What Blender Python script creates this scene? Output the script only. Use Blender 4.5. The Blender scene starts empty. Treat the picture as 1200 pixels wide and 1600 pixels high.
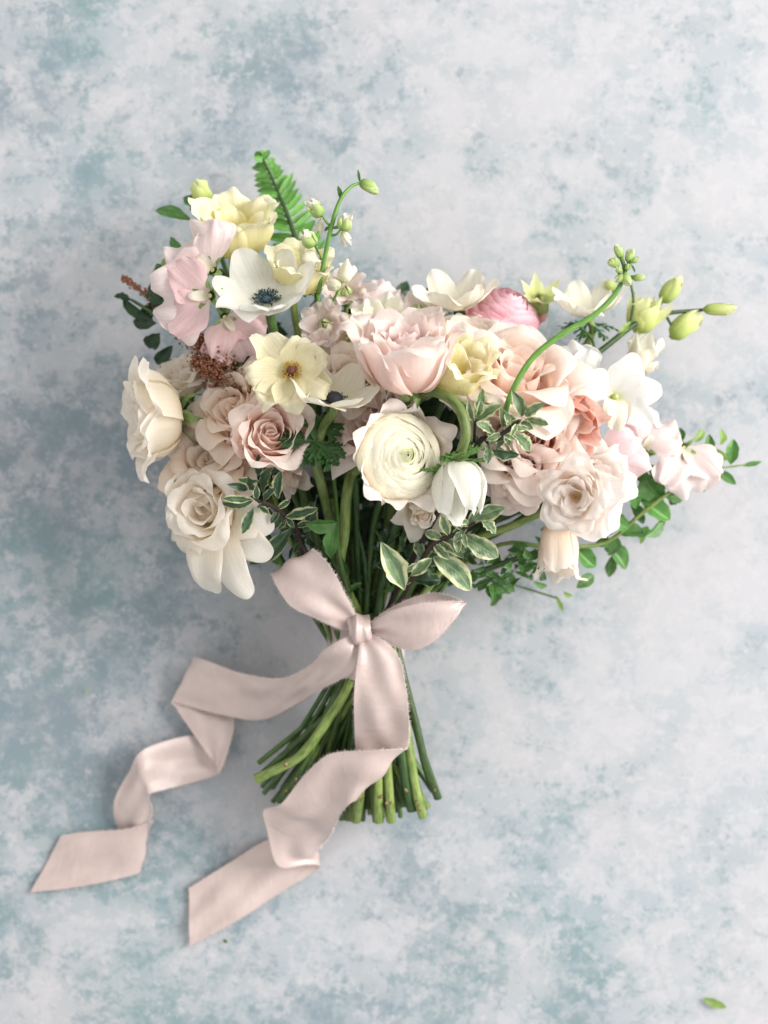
import bpy, math, random
import numpy as np
from mathutils import Vector, Matrix

# ------------------------------------------------------------------ camera, light, exposure
sc = bpy.context.scene
C = sc.collection
H = 1.0                      # camera height above the board, metres
S = 0.0004                   # metres per photo pixel on the board
cam_d = bpy.data.cameras.new('camera')
cam = bpy.data.objects.new('camera', cam_d); C.objects.link(cam)
cam.location = (0, 0, H)
cam_d.sensor_fit = 'VERTICAL'; cam_d.sensor_height = 36
cam_d.lens = 36 * H / (1600 * S)
cam_d.clip_start = 0.02; cam_d.clip_end = 20
cam_d.dof.use_dof = True
cam_d.dof.focus_distance = H - 0.118
cam_d.dof.aperture_fstop = cam_d.lens / 15.0
sc.camera = cam

w = bpy.data.worlds.new('World'); sc.world = w; w.use_nodes = True
w.node_tree.nodes['Background'].inputs[0].default_value = (1.0, 0.985, 0.965, 1)
w.node_tree.nodes['Background'].inputs[1].default_value = 0.84

def area(name, loc, target, sx, sy, power, col):
    d = bpy.data.lights.new(name, 'AREA'); d.shape = 'RECTANGLE'; d.size = sx; d.size_y = sy
    d.energy = power; d.color = col
    o = bpy.data.objects.new(name, d); C.objects.link(o); o.location = loc
    o.rotation_euler = (Vector(target) - Vector(loc)).to_track_quat('-Z', 'Y').to_euler()
    return o
area('window_light', (2.30, 0.65, 1.42), (0.0, 0.0, 0.05), 1.3, 1.8, 128, (1.0, 0.975, 0.935))

vs = sc.view_settings
vs.view_transform = 'Standard'; vs.look = 'None'; vs.exposure = 0.13; vs.gamma = 1.0
vs.use_curve_mapping = False
cy = sc.cycles
cy.max_bounces = 16; cy.diffuse_bounces = 12; cy.transmission_bounces = 12; cy.glossy_bounces = 3
cy.use_denoising = True
cy.sample_clamp_indirect = 6

# ------------------------------------------------------------------ helpers
def P(px, py, z=0.0):
    """a point that the photograph shows at pixel (px, py) and that stands z above the board"""
    k = S * (H - z) / H
    return np.array([(px - 600) * k, (800 - py) * k, z])
def SZ(px, z): return px * S * (H - z) / H

def tag(o, label, cat, group=None, kind=None):
    if label: o['label'] = label
    if cat: o['category'] = cat
    if group: o['group'] = group
    if kind: o['kind'] = kind
    return o

_gf = {}
def gridfaces(nu, nv, wrap=False):
    k = (nu, nv, wrap)
    if k not in _gf:
        a = []
        st = nu if wrap else nu + 1
        for j in range(nv):
            for i in range(nu):
                i2 = (i + 1) % nu if wrap else i + 1
                a.append((j*st+i, j*st+i2, (j+1)*st+i2, (j+1)*st+i))
        a = np.array(a, dtype=np.int32)
        _gf[k] = a
    return _gf[k]

def mk(name, V, F, mat, parent=None, uv=None, loc=None, kind=None, mats=None, mi=None):
    me = bpy.data.meshes.new(name)
    V = np.asarray(V, dtype=np.float32)
    if isinstance(F, np.ndarray):
        n = len(F); k = F.shape[1]
        me.vertices.add(len(V)); me.vertices.foreach_set('co', V.ravel())
        me.loops.add(n*k); me.loops.foreach_set('vertex_index', F.ravel())
        me.polygons.add(n); me.polygons.foreach_set('loop_start', np.arange(0, n*k, k, dtype=np.int32))
        lv = F.ravel()
    else:
        me.from_pydata(V.tolist(), [], F)
        lv = np.zeros(len(me.loops), dtype=np.int32); me.loops.foreach_get('vertex_index', lv)
    me.update(calc_edges=True)
    me.polygons.foreach_set('use_smooth', np.ones(len(me.polygons), dtype=bool))
    if uv is not None:
        l = me.uv_layers.new(name='UVMap')
        l.data.foreach_set('uv', np.asarray(uv, dtype=np.float32)[lv].ravel())
    for m in (mats or [mat]): me.materials.append(m)
    if mi is not None: me.polygons.foreach_set('material_index', np.asarray(mi, dtype=np.int32))
    me.validate()
    o = bpy.data.objects.new(name, me); C.objects.link(o)
    if parent is not None: o.parent = parent
    if loc is not None: o.location = loc
    if kind: o['kind'] = kind
    return o

def empty(name, loc, label, cat, group=None, basis=None):
    o = bpy.data.objects.new(name, None); C.objects.link(o)
    o.empty_display_size = 0.01
    if basis is not None:
        M = Matrix(basis.tolist()).to_4x4(); M.translation = Vector(loc); o.matrix_world = M
    else: o.location = loc
    return tag(o, label, cat, group)

def frame(axis, spin=0.0):
    z = np.array(axis, float); z /= np.linalg.norm(z)
    ref = np.array([1., 0, 0]) if abs(z[0]) < .88 else np.array([0., 1, 0])
    x = ref - z * ref.dot(z); x /= np.linalg.norm(x)
    y = np.cross(z, x)
    a = math.radians(spin)
    x2 = x*math.cos(a) + y*math.sin(a); y2 = np.cross(z, x2)
    return np.stack([x2, y2, z], axis=1)

def crom(pts, n=8, closed=False):
    """Catmull-Rom through rows of pts"""
    p = np.asarray(pts, float)
    q = np.vstack([2*p[0]-p[1], p, 2*p[-1]-p[-2]])
    out = []
    for i in range(len(p)-1):
        a, b, c, d = q[i], q[i+1], q[i+2], q[i+3]
        for t in np.linspace(0, 1, n, endpoint=False):
            out.append(.5*((2*b)+(-a+c)*t+(2*a-5*b+4*c-d)*t*t+(-a+3*b-3*c+d)*t**3))
    out.append(p[-1])
    return np.array(out)

# ------------------------------------------------------------------ materials
_mats = {}
def nodes_of(m):
    m.use_nodes = True
    nt = m.node_tree; nt.nodes.clear(); return nt, nt.nodes.new, nt.links.new

def ramp(nt, src, stops, interp='LINEAR'):
    r = nt.nodes.new('ShaderNodeValToRGB'); r.color_ramp.interpolation = interp
    el = r.color_ramp.elements
    while len(el) < len(stops): el.new(0.5)
    for e, (p, c) in zip(el, stops):
        e.position = p; e.color = (*c, 1) if len(c) == 3 else c
    if src is not None: nt.links.new(src, r.inputs[0])
    return r.outputs[0]

def petal_mat(name, stops, transl=.52, vein=.32, rough=.7, vary=.10, veincol=None, tint=None, lift=.78):
    """soft translucent petal: colour runs from base (v=0) to rim (v=1), fine lengthwise veins"""
    if name in _mats: return _mats[name]
    stops = [(p, tuple(1-(1-x)*lift for x in c)) for p, c in stops]
    m = bpy.data.materials.new(name); nt, N, L = nodes_of(m)
    uv = N('ShaderNodeUVMap'); sep = N('ShaderNodeSeparateXYZ'); L(uv.outputs[0], sep.inputs[0])
    geo = N('ShaderNodeObjectInfo')
    n1 = N('ShaderNodeTexNoise'); n1.inputs['Scale'].default_value = 3.0; n1.inputs['Detail'].default_value = 3
    L(uv.outputs[0], n1.inputs['Vector'])
    ma = N('ShaderNodeMath'); ma.operation = 'MULTIPLY_ADD'; L(n1.outputs[0], ma.inputs[0]); ma.inputs[1].default_value = .3
    sub = N('ShaderNodeMath'); sub.operation = 'SUBTRACT'; L(sep.outputs[1], sub.inputs[0]); sub.inputs[1].default_value = .15
    L(sub.outputs[0], ma.inputs[2])
    col = ramp(nt, ma.outputs[0], stops)
    # veins: noise squeezed along the petal, fanned out from the base
    mp = N('ShaderNodeMapping'); mp.inputs['Scale'].default_value = (42, 2.2, 1); L(uv.outputs[0], mp.inputs[0])
    n2 = N('ShaderNodeTexNoise'); n2.inputs['Scale'].default_value = 1.0; n2.inputs['Detail'].default_value = 4; n2.inputs['Roughness'].default_value = .65
    L(mp.outputs[0], n2.inputs['Vector'])
    n3 = N('ShaderNodeTexNoise'); n3.inputs['Scale'].default_value = 14; n3.inputs['Detail'].default_value = 5; L(uv.outputs[0], n3.inputs['Vector'])
    mx = N('ShaderNodeMix'); mx.data_type = 'RGBA'; mx.blend_type = 'MULTIPLY'
    vr = ramp(nt, n2.outputs[0], [(.33, veincol or (.86, .84, .80)), (.62, (1, 1, 1))])
    mx.inputs[0].default_value = min(1, vary*3.2); L(col, mx.inputs[6]); L(vr, mx.inputs[7])
    hs = N('ShaderNodeHueSaturation'); L(mx.outputs[2], hs.inputs['Color'])
    rr = N('ShaderNodeMapRange'); L(geo.outputs['Random'], rr.inputs[0]); rr.inputs[3].default_value = .96; rr.inputs[4].default_value = 1.03
    L(rr.outputs[0], hs.inputs['Value'])
    rs = N('ShaderNodeMapRange'); L(n3.outputs[0], rs.inputs[0]); rs.inputs[3].default_value = .82; rs.inputs[4].default_value = 1.2
    L(rs.outputs[0], hs.inputs['Saturation'])
    b = N('ShaderNodeBsdfPrincipled'); b.inputs['Roughness'].default_value = rough
    b.inputs['Specular IOR Level'].default_value = .18
    b.inputs['Sheen Weight'].default_value = .04; b.inputs['Sheen Roughness'].default_value = .5
    L(hs.outputs[0], b.inputs['Base Color'])
    ad = N('ShaderNodeMath'); ad.operation = 'MULTIPLY_ADD'; L(n3.outputs[0], ad.inputs[0]); ad.inputs[1].default_value = .5; L(n2.outputs[0], ad.inputs[2])
    bp = N('ShaderNodeBump'); bp.inputs['Strength'].default_value = vein; bp.inputs['Distance'].default_value = .0012
    L(ad.outputs[0], bp.inputs['Height']); L(bp.outputs[0], b.inputs['Normal'])
    tr = N('ShaderNodeBsdfTranslucent'); L(bp.outputs[0], tr.inputs['Normal'])
    if tint:
        mt = N('ShaderNodeMix'); mt.data_type = 'RGBA'; mt.blend_type = 'MULTIPLY'; mt.inputs[0].default_value = 1
        L(hs.outputs[0], mt.inputs[6]); mt.inputs[7].default_value = (*tint, 1); L(mt.outputs[2], tr.inputs[0])
    else: L(hs.outputs[0], tr.inputs[0])
    ms = N('ShaderNodeMixShader'); ms.inputs[0].default_value = transl
    L(b.outputs[0], ms.inputs[1]); L(tr.outputs[0], ms.inputs[2])
    out = N('ShaderNodeOutputMaterial'); L(ms.outputs[0], out.inputs[0])
    _mats[name] = m; return m

def leaf_mat(name, col, col2, margin=None, rough=.38, transl=.22, mwidth=.30):
    """leaf: midrib and side veins from the UV; margin = cream rim of a variegated leaf"""
    if name in _mats: return _mats[name]
    m = bpy.data.materials.new(name); nt, N, L = nodes_of(m)
    uv = N('ShaderNodeUVMap'); sep = N('ShaderNodeSeparateXYZ'); L(uv.outputs[0], sep.inputs[0])
    oi = N('ShaderNodeObjectInfo')
    va = N('ShaderNodeVectorMath'); va.operation = 'ADD'; L(uv.outputs[0], va.inputs[0])
    cm = N('ShaderNodeCombineXYZ'); mm = N('ShaderNodeMath'); mm.operation = 'MULTIPLY'; mm.inputs[1].default_value = 37
    L(oi.outputs['Random'], mm.inputs[0]); L(mm.outputs[0], cm.inputs[0]); L(mm.outputs[0], cm.inputs[1]); L(cm.outputs[0], va.inputs[1])
    n1 = N('ShaderNodeTexNoise'); n1.inputs['Scale'].default_value = 3.2; n1.inputs['Detail'].default_value = 5; L(va.outputs[0], n1.inputs['Vector'])
    base = ramp(nt, n1.outputs[0], [(.32, col), (.68, col2)])
    d = N('ShaderNodeMath'); d.operation = 'SUBTRACT'; L(sep.outputs[0], d.inputs[0]); d.inputs[1].default_value = .5
    a = N('ShaderNodeMath'); a.operation = 'ABSOLUTE'; L(d.outputs[0], a.inputs[0])     # 0 midrib .. .5 margin
    mid = ramp(nt, a.outputs[0], [(.0, (1, 1, 1)), (.035, (0, 0, 0))])
    mx = N('ShaderNodeMix'); mx.data_type = 'RGBA'; mf = N('ShaderNodeMath'); mf.operation = 'MULTIPLY'; L(mid, mf.inputs[0]); mf.inputs[1].default_value = .45
    L(mf.outputs[0], mx.inputs[0]); L(base, mx.inputs[6]); mx.inputs[7].default_value = (min(1, col2[0]*2.2+.04), min(1, col2[1]*1.7+.04), col2[2]*1.6+.02, 1)
    c = mx.outputs[2]
    # side veins
    sv = N('ShaderNodeMath'); sv.operation = 'MULTIPLY_ADD'; L(a.outputs[0], sv.inputs[0]); sv.inputs[1].default_value = -.55; L(sep.outputs[1], sv.inputs[2])
    wv = N('ShaderNodeMath'); wv.operation = 'MULTIPLY'; L(sv.outputs[0], wv.inputs[0]); wv.inputs[1].default_value = 62
    sn = N('ShaderNodeMath'); sn.operation = 'SINE'; L(wv.outputs[0], sn.inputs[0])
    if margin:
        nz = N('ShaderNodeTexNoise'); nz.inputs['Scale'].default_value = 6; nz.inputs['Detail'].default_value = 4; L(va.outputs[0], nz.inputs['Vector'])
        e = N('ShaderNodeMath'); e.operation = 'MULTIPLY_ADD'; L(nz.outputs[0], e.inputs[0]); e.inputs[1].default_value = .46
        ro = N('ShaderNodeMath'); ro.operation = 'MULTIPLY_ADD'; L(oi.outputs['Random'], ro.inputs[0]); ro.inputs[1].default_value = .16; L(a.outputs[0], ro.inputs[2]); L(ro.outputs[0], e.inputs[2])
        mk_ = ramp(nt, e.outputs[0], [(.75-mwidth*.5, (0, 0, 0)), (.80-mwidth*.5, (.55, .55, .55)), (.88-mwidth*.5, (1, 1, 1))])
        m2 = N('ShaderNodeMix'); m2.data_type = 'RGBA'; L(mk_, m2.inputs[0]); L(c, m2.inputs[6]); m2.inputs[7].default_value = (*margin, 1)
        c = m2.outputs[2]
    b = N('ShaderNodeBsdfPrincipled'); b.inputs['Roughness'].default_value = rough; b.inputs['Specular IOR Level'].default_value = .42
    hs = N('ShaderNodeHueSaturation'); L(c, hs.inputs['Color'])
    rr = N('ShaderNodeMapRange'); L(oi.outputs['Random'], rr.inputs[0]); rr.inputs[3].default_value = .75; rr.inputs[4].default_value = 1.2; L(rr.outputs[0], hs.inputs['Value'])
    L(hs.outputs[0], b.inputs['Base Color'])
    hh = N('ShaderNodeMath'); hh.operation = 'MULTIPLY_ADD'; L(n1.outputs[0], hh.inputs[0]); hh.inputs[1].default_value = 2.0; L(sn.outputs[0], hh.inputs[2])
    bp = N('ShaderNodeBump'); bp.inputs['Strength'].default_value = .10; bp.inputs['Distance'].default_value = .0006
    L(hh.outputs[0], bp.inputs['Height']); L(bp.outputs[0], b.inputs['Normal'])
    tr = N('ShaderNodeBsdfTranslucent'); L(hs.outputs[0], tr.inputs[0])
    ms = N('ShaderNodeMixShader'); ms.inputs[0].default_value = transl
    L(b.outputs[0], ms.inputs[1]); L(tr.outputs[0], ms.inputs[2])
    out = N('ShaderNodeOutputMaterial'); L(ms.outputs[0], out.inputs[0])
    _mats[name] = m; return m

def stem_mat(name, c1, c2, rough=.42, scale=55):
    if name in _mats: return _mats[name]
    m = bpy.data.materials.new(name); nt, N, L = nodes_of(m)
    uv = N('ShaderNodeUVMap'); oi = N('ShaderNodeObjectInfo')
    mp = N('ShaderNodeMapping'); mp.inputs['Scale'].default_value = (2.5, 5, 1); L(uv.outputs[0], mp.inputs[0])
    L(oi.outputs['Random'], mp.inputs['Location'])
    n1 = N('ShaderNodeTexNoise'); n1.inputs['Scale'].default_value = 1.6; n1.inputs['Detail'].default_value = 5; L(mp.outputs[0], n1.inputs['Vector'])
    mp2 = N('ShaderNodeMapping'); mp2.inputs['Scale'].default_value = (26, 3, 1); L(uv.outputs[0], mp2.inputs[0])
    n2 = N('ShaderNodeTexNoise'); n2.inputs['Scale'].default_value = 1.0; n2.inputs['Detail'].default_value = 3; L(mp2.outputs[0], n2.inputs['Vector'])
    av = N('ShaderNodeMath'); av.operation = 'MULTIPLY_ADD'; L(n2.outputs[0], av.inputs[0]); av.inputs[1].default_value = .45
    hv = N('ShaderNodeMath'); hv.operation = 'MULTIPLY'; L(n1.outputs[0], hv.inputs[0]); hv.inputs[1].default_value = .6; L(hv.outputs[0], av.inputs[2])
    col = ramp(nt, av.outputs[0], [(.30, (c1[0]*.8+.035, c1[1]*.5+.02, c1[2]*.6+.008)), (.40, c1), (.66, c2)])
    hs = N('ShaderNodeHueSaturation'); L(col, hs.inputs['Color'])
    rr = N('ShaderNodeMapRange'); L(oi.outputs['Random'], rr.inputs[0]); rr.inputs[3].default_value = .7; rr.inputs[4].default_value = 1.25; L(rr.outputs[0], hs.inputs['Value'])
    b = N('ShaderNodeBsdfPrincipled'); b.inputs['Roughness'].default_value = rough; b.inputs['Specular IOR Level'].default_value = .4
    L(hs.outputs[0], b.inputs['Base Color'])
    bp = N('ShaderNodeBump'); bp.inputs['Strength'].default_value = .25; bp.inputs['Distance'].default_value = .0006
    L(n2.outputs[0], bp.inputs['Height']); L(bp.outputs[0], b.inputs['Normal'])
    out = N('ShaderNodeOutputMaterial'); L(b.outputs[0], out.inputs[0])
    _mats[name] = m; return m

def plain_mat(name, c1, c2, rough=.55, scale=900, bump=.3):
    if name in _mats: return _mats[name]
    m = bpy.data.materials.new(name); nt, N, L = nodes_of(m)
    tc = N('ShaderNodeTexCoord')
    n1 = N('ShaderNodeTexNoise'); n1.inputs['Scale'].default_value = scale; n1.inputs['Detail'].default_value = 4; L(tc.outputs['Object'], n1.inputs['Vector'])
    col = ramp(nt, n1.outputs[0], [(.35, c1), (.65, c2)])
    b = N('ShaderNodeBsdfPrincipled'); b.inputs['Roughness'].default_value = rough; L(col, b.inputs['Base Color'])
    bp = N('ShaderNodeBump'); bp.inputs['Strength'].default_value = bump; bp.inputs['Distance'].default_value = .0005
    L(n1.outputs[0], bp.inputs['Height']); L(bp.outputs[0], b.inputs['Normal'])
    out = N('ShaderNodeOutputMaterial'); L(b.outputs[0], out.inputs[0])
    _mats[name] = m; return m

def satin_mat(name):
    m = bpy.data.materials.new(name); nt, N, L = nodes_of(m)
    uv = N('ShaderNodeUVMap')
    mp = N('ShaderNodeMapping'); mp.inputs['Scale'].default_value = (260, 30, 1); L(uv.outputs[0], mp.inputs[0])
    n1 = N('ShaderNodeTexNoise'); n1.inputs['Scale'].default_value = 1; n1.inputs['Detail'].default_value = 2; L(mp.outputs[0], n1.inputs['Vector'])
    mp3 = N('ShaderNodeMapping'); mp3.inputs['Scale'].default_value = (14, 900, 1); L(uv.outputs[0], mp3.inputs[0])
    n3 = N('ShaderNodeTexNoise'); n3.inputs['Scale'].default_value = 1; n3.inputs['Detail'].default_value = 2; L(mp3.outputs[0], n3.inputs['Vector'])
    n2 = N('ShaderNodeTexNoise'); n2.inputs['Scale'].default_value = 3; n2.inputs['Detail'].default_value = 4; L(uv.outputs[0], n2.inputs['Vector'])
    col = ramp(nt, n2.outputs[0], [(.3, (.545, .43, .40)), (.7, (.615, .495, .465))])
    b = N('ShaderNodeBsdfPrincipled'); b.inputs['Roughness'].default_value = .34
    b.inputs['Coat Weight'].default_value = .35; b.inputs['Coat Roughness'].default_value = .30
    b.inputs['Specular IOR Level'].default_value = .9; b.inputs['Anisotropic'].default_value = .6
    b.inputs['Sheen Weight'].default_value = .15; b.inputs['Sheen Roughness'].default_value = .35
    b.inputs['Sheen Tint'].default_value = (1, .93, .9, 1)
    L(col, b.inputs['Base Color'])
    ad = N('ShaderNodeMath'); ad.operation = 'ADD'; L(n1.outputs[0], ad.inputs[0]); L(n3.outputs[0], ad.inputs[1])
    mp4 = N('ShaderNodeMapping'); mp4.inputs['Scale'].default_value = (2.2, 7, 1); mp4.inputs['Rotation'].default_value = (0, 0, .35); L(uv.outputs[0], mp4.inputs[0])
    n4 = N('ShaderNodeTexNoise'); n4.inputs['Scale'].default_value = 1; n4.inputs['Detail'].default_value = 3; n4.inputs['Distortion'].default_value = .8; L(mp4.outputs[0], n4.inputs['Vector'])
    b4 = N('ShaderNodeBump'); b4.inputs['Strength'].default_value = .28; b4.inputs['Distance'].default_value = .0022; L(n4.outputs[0], b4.inputs['Height'])
    bp = N('ShaderNodeBump'); bp.inputs['Strength'].default_value = .25; bp.inputs['Distance'].default_value = .0004; L(b4.outputs[0], bp.inputs['Normal'])
    L(ad.outputs[0], bp.inputs['Height']); L(bp.outputs[0], b.inputs['Normal'])
    tr = N('ShaderNodeBsdfTranslucent'); L(col, tr.inputs[0])
    ms = N('ShaderNodeMixShader'); ms.inputs[0].default_value = .14
    L(b.outputs[0], ms.inputs[1]); L(tr.outputs[0], ms.inputs[2])
    out = N('ShaderNodeOutputMaterial'); L(ms.outputs[0], out.inputs[0])
    return m

def backdrop_mat():
    m = bpy.data.materials.new('painted_plaster'); nt, N, L = nodes_of(m)
    tc = N('ShaderNodeTexCoord')
    def noise(scale, det, rough=.55, dist=0.0, off=(0, 0, 0)):
        mp = N('ShaderNodeMapping'); mp.inputs['Location'].default_value = off; L(tc.outputs['Object'], mp.inputs[0])
        n = N('ShaderNodeTexNoise'); n.inputs['Scale'].default_value = scale; n.inputs['Detail'].default_value = det
        n.inputs['Roughness'].default_value = rough; n.inputs['Distortion'].default_value = dist
        L(mp.outputs[0], n.inputs['Vector']); return n.outputs[0]
    def mth(op, a, b_=None, c=None):
        n = N('ShaderNodeMath'); n.operation = op
        for i, v in enumerate((a, b_, c)):
            if v is None: continue
            if isinstance(v, (int, float)): n.inputs[i].default_value = v
            else: L(v, n.inputs[i])
        return n.outputs[0]
    def mix(f, a, b_, blend='MIX'):
        n = N('ShaderNodeMix'); n.data_type = 'RGBA'; n.blend_type = blend
        if isinstance(f, (int, float)): n.inputs[0].default_value = f
        else: L(f, n.inputs[0])
        for i, v in ((6, a), (7, b_)):
            if isinstance(v, tuple): n.inputs[i].default_value = (*v, 1)
            else: L(v, n.inputs[i])
        return n.outputs[2]
    def sm(v, lo, hi):
        n = N('ShaderNodeMapRange'); n.interpolation_type = 'SMOOTHSTEP'; L(v, n.inputs[0]); n.inputs[1].default_value = lo; n.inputs[2].default_value = hi
        return n.outputs[0]
    big = noise(4.6, 2, .5, .1, (3.1, 7.4, 0))         # where the blue wash gathers
    mid = noise(13, 5, .62, .15, (1.7, .3, 0))
    fine = noise(78, 9, .80, .15, (5, 2, 0))
    dab = noise(46, 10, .80, .12, (8, 1, 0))
    sx = N('ShaderNodeSeparateXYZ'); L(tc.outputs['Object'], sx.inputs[0])
    left = mth('MULTIPLY', sx.outputs[0], -.36)          # the wash is heavier towards the board's left end
    wash = mth('ADD', mth('ADD', mth('MULTIPLY', big, .60), mth('MULTIPLY', mid, .90)), left)
    light = ramp(nt, noise(11, 4, .6, .2, (2, 9, 0)), [(.35, (.355, .390, .422)), (.5, (.392, .410, .436)), (.66, (.430, .427, .450))])
    teal = ramp(nt, noise(5.5, 3, .6, .2, (4, 4, 0)), [(.38, (.150, .205, .245)), (.5, (.142, .216, .246)), (.62, (.126, .226, .242))])
    c = mix(mth('MULTIPLY', sm(wash, .60, 1.05), .46), light, teal)
    # sponge dabs: crisp, many sizes, thick where the wash gathers
    d1 = sm(mth('ADD', dab, mth('MULTIPLY', wash, .48)), .90, .96)
    c = mix(mth('MULTIPLY', d1, .36), c, teal)
    d2 = sm(mth('ADD', fine, mth('MULTIPLY', wash, .46)), .88, .94)
    c = mix(mth('MULTIPLY', d2, .46), c, teal)
    # pale scumble dabbed over the top
    d3 = sm(mth('ADD', noise(36, 10, .82, .1, (11, 5, 0)), mth('MULTIPLY', wash, -.30)), .275, .325)
    c = mix(mth('MULTIPLY', d3, .60), c, (.460, .455, .482))
    d4 = sm(mth('ADD', noise(100, 8, .8, .1, (1, 15, 0)), mth('MULTIPLY', wash, -.22)), .385, .43)
    c = mix(mth('MULTIPLY', d4, .48), c, (.490, .480, .500))
    b = N('ShaderNodeBsdfPrincipled'); b.inputs['Roughness'].default_value = .8; b.inputs['Specular IOR Level'].default_value = .2
    L(c, b.inputs['Base Color'])
    bp = N('ShaderNodeBump'); bp.inputs['Strength'].default_value = .15; bp.inputs['Distance'].default_value = .001
    L(fine, bp.inputs['Height']); L(bp.outputs[0], b.inputs['Normal'])
    out = N('ShaderNodeOutputMaterial'); L(b.outputs[0], out.inputs[0])
    return m

# ------------------------------------------------------------------ shape builders
def petal_mesh(prof, W, rng, az=0.0, flat=1.0, nu=12, nv=12, base=.3, vm=.6, taper=.15, rnd=.35, rn=2.6,
               point=0.0, notch=0.0, skew=0.0, curl=0.0, ruf=0.0, rf=3.0, noise=.02, rmin=.12, tilt=0.0, jag=0.0):
    """a petal whose midline follows the (r, z) profile, wrapped round the flower's axis"""
    u = np.linspace(-1, 1, nu+1); t = np.linspace(0, 1, nv+1)
    U, T = np.meshgrid(u, t)
    au = np.abs(U)
    el = 1 - rnd*au**rn + point*np.clip(1-au*1.6, 0, 1)**1.5 - notch*np.exp(-(U/.16)**2)
    if jag: el = el + jag*np.interp(U.ravel(), np.linspace(-1, 1, 15), rng.standard_normal(15)).reshape(U.shape)
    Vv = T*(1-(1-el)*T)
    Vv = Vv/max(1.0, 1+point)
    cur = crom(prof, 12); dl = np.r_[0, np.cumsum(np.linalg.norm(np.diff(cur, axis=0), axis=1))]
    tot = dl[-1]; q = dl/tot
    r = np.interp(Vv, q, cur[:, 0]); z = np.interp(Vv, q, cur[:, 1])
    tg = np.gradient(cur, q, axis=0); tg /= np.linalg.norm(tg, axis=1)[:, None]+1e-9
    tr = np.interp(Vv, q, tg[:, 0]); tz = np.interp(Vv, q, tg[:, 1])
    nr, nz = tz, -tr
    f = base+(1-base)*np.sin(np.pi/2*np.clip(T/vm, 0, 1))**1.15
    f = f*(1-taper*np.clip((T-vm)/(1-vm), 0, 1)**2)
    Ss = U*W/2*f
    Rc = np.maximum(flat*np.abs(r), rmin)
    ph = Ss/Rc
    d = curl*W*np.clip(au-.4, 0, 1)**2*T**1.5
    if ruf:
        p1, p2 = rng.uniform(0, 6.28, 2)
        edge = np.clip(T**2.5+.5*au**3*T, 0, 1)
        d = d+ruf*W*edge*(np.sin(rf*np.pi*U+p1)+.5*np.sin(rf*2.1*np.pi*U+p2+2*T)+.4*np.sin(5*T+p2)*U)
    for k in range(3):
        a, b_, c = rng.uniform(.5, 2.4), rng.uniform(.5, 2.2), rng.uniform(0, 6.28)
        d = d+noise*W*T*np.sin(a*2*U+b_*3*T+c)
    x = r-Rc+Rc*np.cos(ph)+skew*U*T; y = Rc*np.sin(ph)
    x = x+d*nr*np.cos(ph); y = y+d*nr*np.sin(ph); z = z+d*nz
    ca, sa = math.cos(az), math.sin(az)
    V = np.stack([x*ca-y*sa, x*sa+y*ca, z], -1).reshape(-1, 3)
    uv = np.stack([(U+1)/2, T], -1).reshape(-1, 2)
    return V, gridfaces(nu, nv), uv

def add_petal(root, R, mat, prof, W, rng, az, name='petal', **kw):
    V, F, uv = petal_mesh(prof, W, rng, az=az, **kw)
    return mk(name, V*R, F, mat, root, uv)

def lathe(prof, n=14, cap=True, wob=0.0, rng=None):
    p = np.asarray(prof, float); a = np.linspace(0, 2*np.pi, n, endpoint=False)
    V = []
    for j, (r, z) in enumerate(p):
        rr = r*(1+(wob*rng.standard_normal(n) if wob else 0))
        V.append(np.stack([rr*np.cos(a), rr*np.sin(a), np.full(n, z)], -1))
    V = np.concatenate(V); F = gridfaces(n, len(p)-1, True)
    uv = np.stack([np.tile(np.arange(n)/n, len(p)), np.repeat(np.linspace(0, 1, len(p)), n)], -1)
    return V, F, uv

def tube_mesh(pts, radii, n=8, sub=6, bumps=0.0, rng=None):
    p = crom(pts, sub); m = len(p)
    rad = np.interp(np.linspace(0, 1, m), np.linspace(0, 1, len(radii)), radii)
    if bumps: rad = rad*(1+bumps*np.interp(np.arange(m), np.arange(0, m+3, 3), rng.standard_normal(len(np.arange(0, m+3, 3)))))
    t = np.gradient(p, axis=0); t /= np.linalg.norm(t, axis=1)[:, None]+1e-12
    nrm = np.cross(t[0], [0, 0, 1.]);
    if np.linalg.norm(nrm) < 1e-4: nrm = np.array([1., 0, 0])
    nrm /= np.linalg.norm(nrm)
    a = np.linspace(0, 2*np.pi, n, endpoint=False)
    V = []
    for i in range(m):
        nrm = nrm-t[i]*nrm.dot(t[i]); nrm /= np.linalg.norm(nrm)+1e-12
        b = np.cross(t[i], nrm)
        V.append(p[i]+rad[i]*(np.cos(a)[:, None]*nrm+np.sin(a)[:, None]*b))
    e0, e1 = V[0].copy(), V[-1].copy()
    V += [e0, e1, p[:1], p[-1:]]
    V = np.concatenate(V)
    F = [tuple(f) for f in gridfaces(n, m-1, True).tolist()]
    ns = len(F); o0 = m*n; o1 = o0+n
    for i in range(n):
        F.append((o0+(i+1) % n, o0+i, o1+n)); F.append((o1+i, o1+(i+1) % n, o1+n+1))
    L = np.r_[0, np.cumsum(np.linalg.norm(np.diff(p, axis=0), axis=1))]/.05
    uv = np.stack([np.tile(np.abs(np.arange(n)/n-.5)*2, m), np.repeat(L, n)], -1)
    uv = np.vstack([uv, np.full((2*n+2, 2), .5)])
    mi = [0]*ns+[1]*(2*n)
    return V, F, uv, mi

def tube(name, pts, radii, mat, parent=None, n=8, sub=6, org=None, endmat=None, bumps=0.0, rng=None):
    V, F, uv, mi = tube_mesh(pts, radii, n, sub, bumps, rng)
    if org is not None: V = V-org
    return mk(name, V, F, mat, parent, uv, mats=[mat, endmat or mat], mi=mi)

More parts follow.
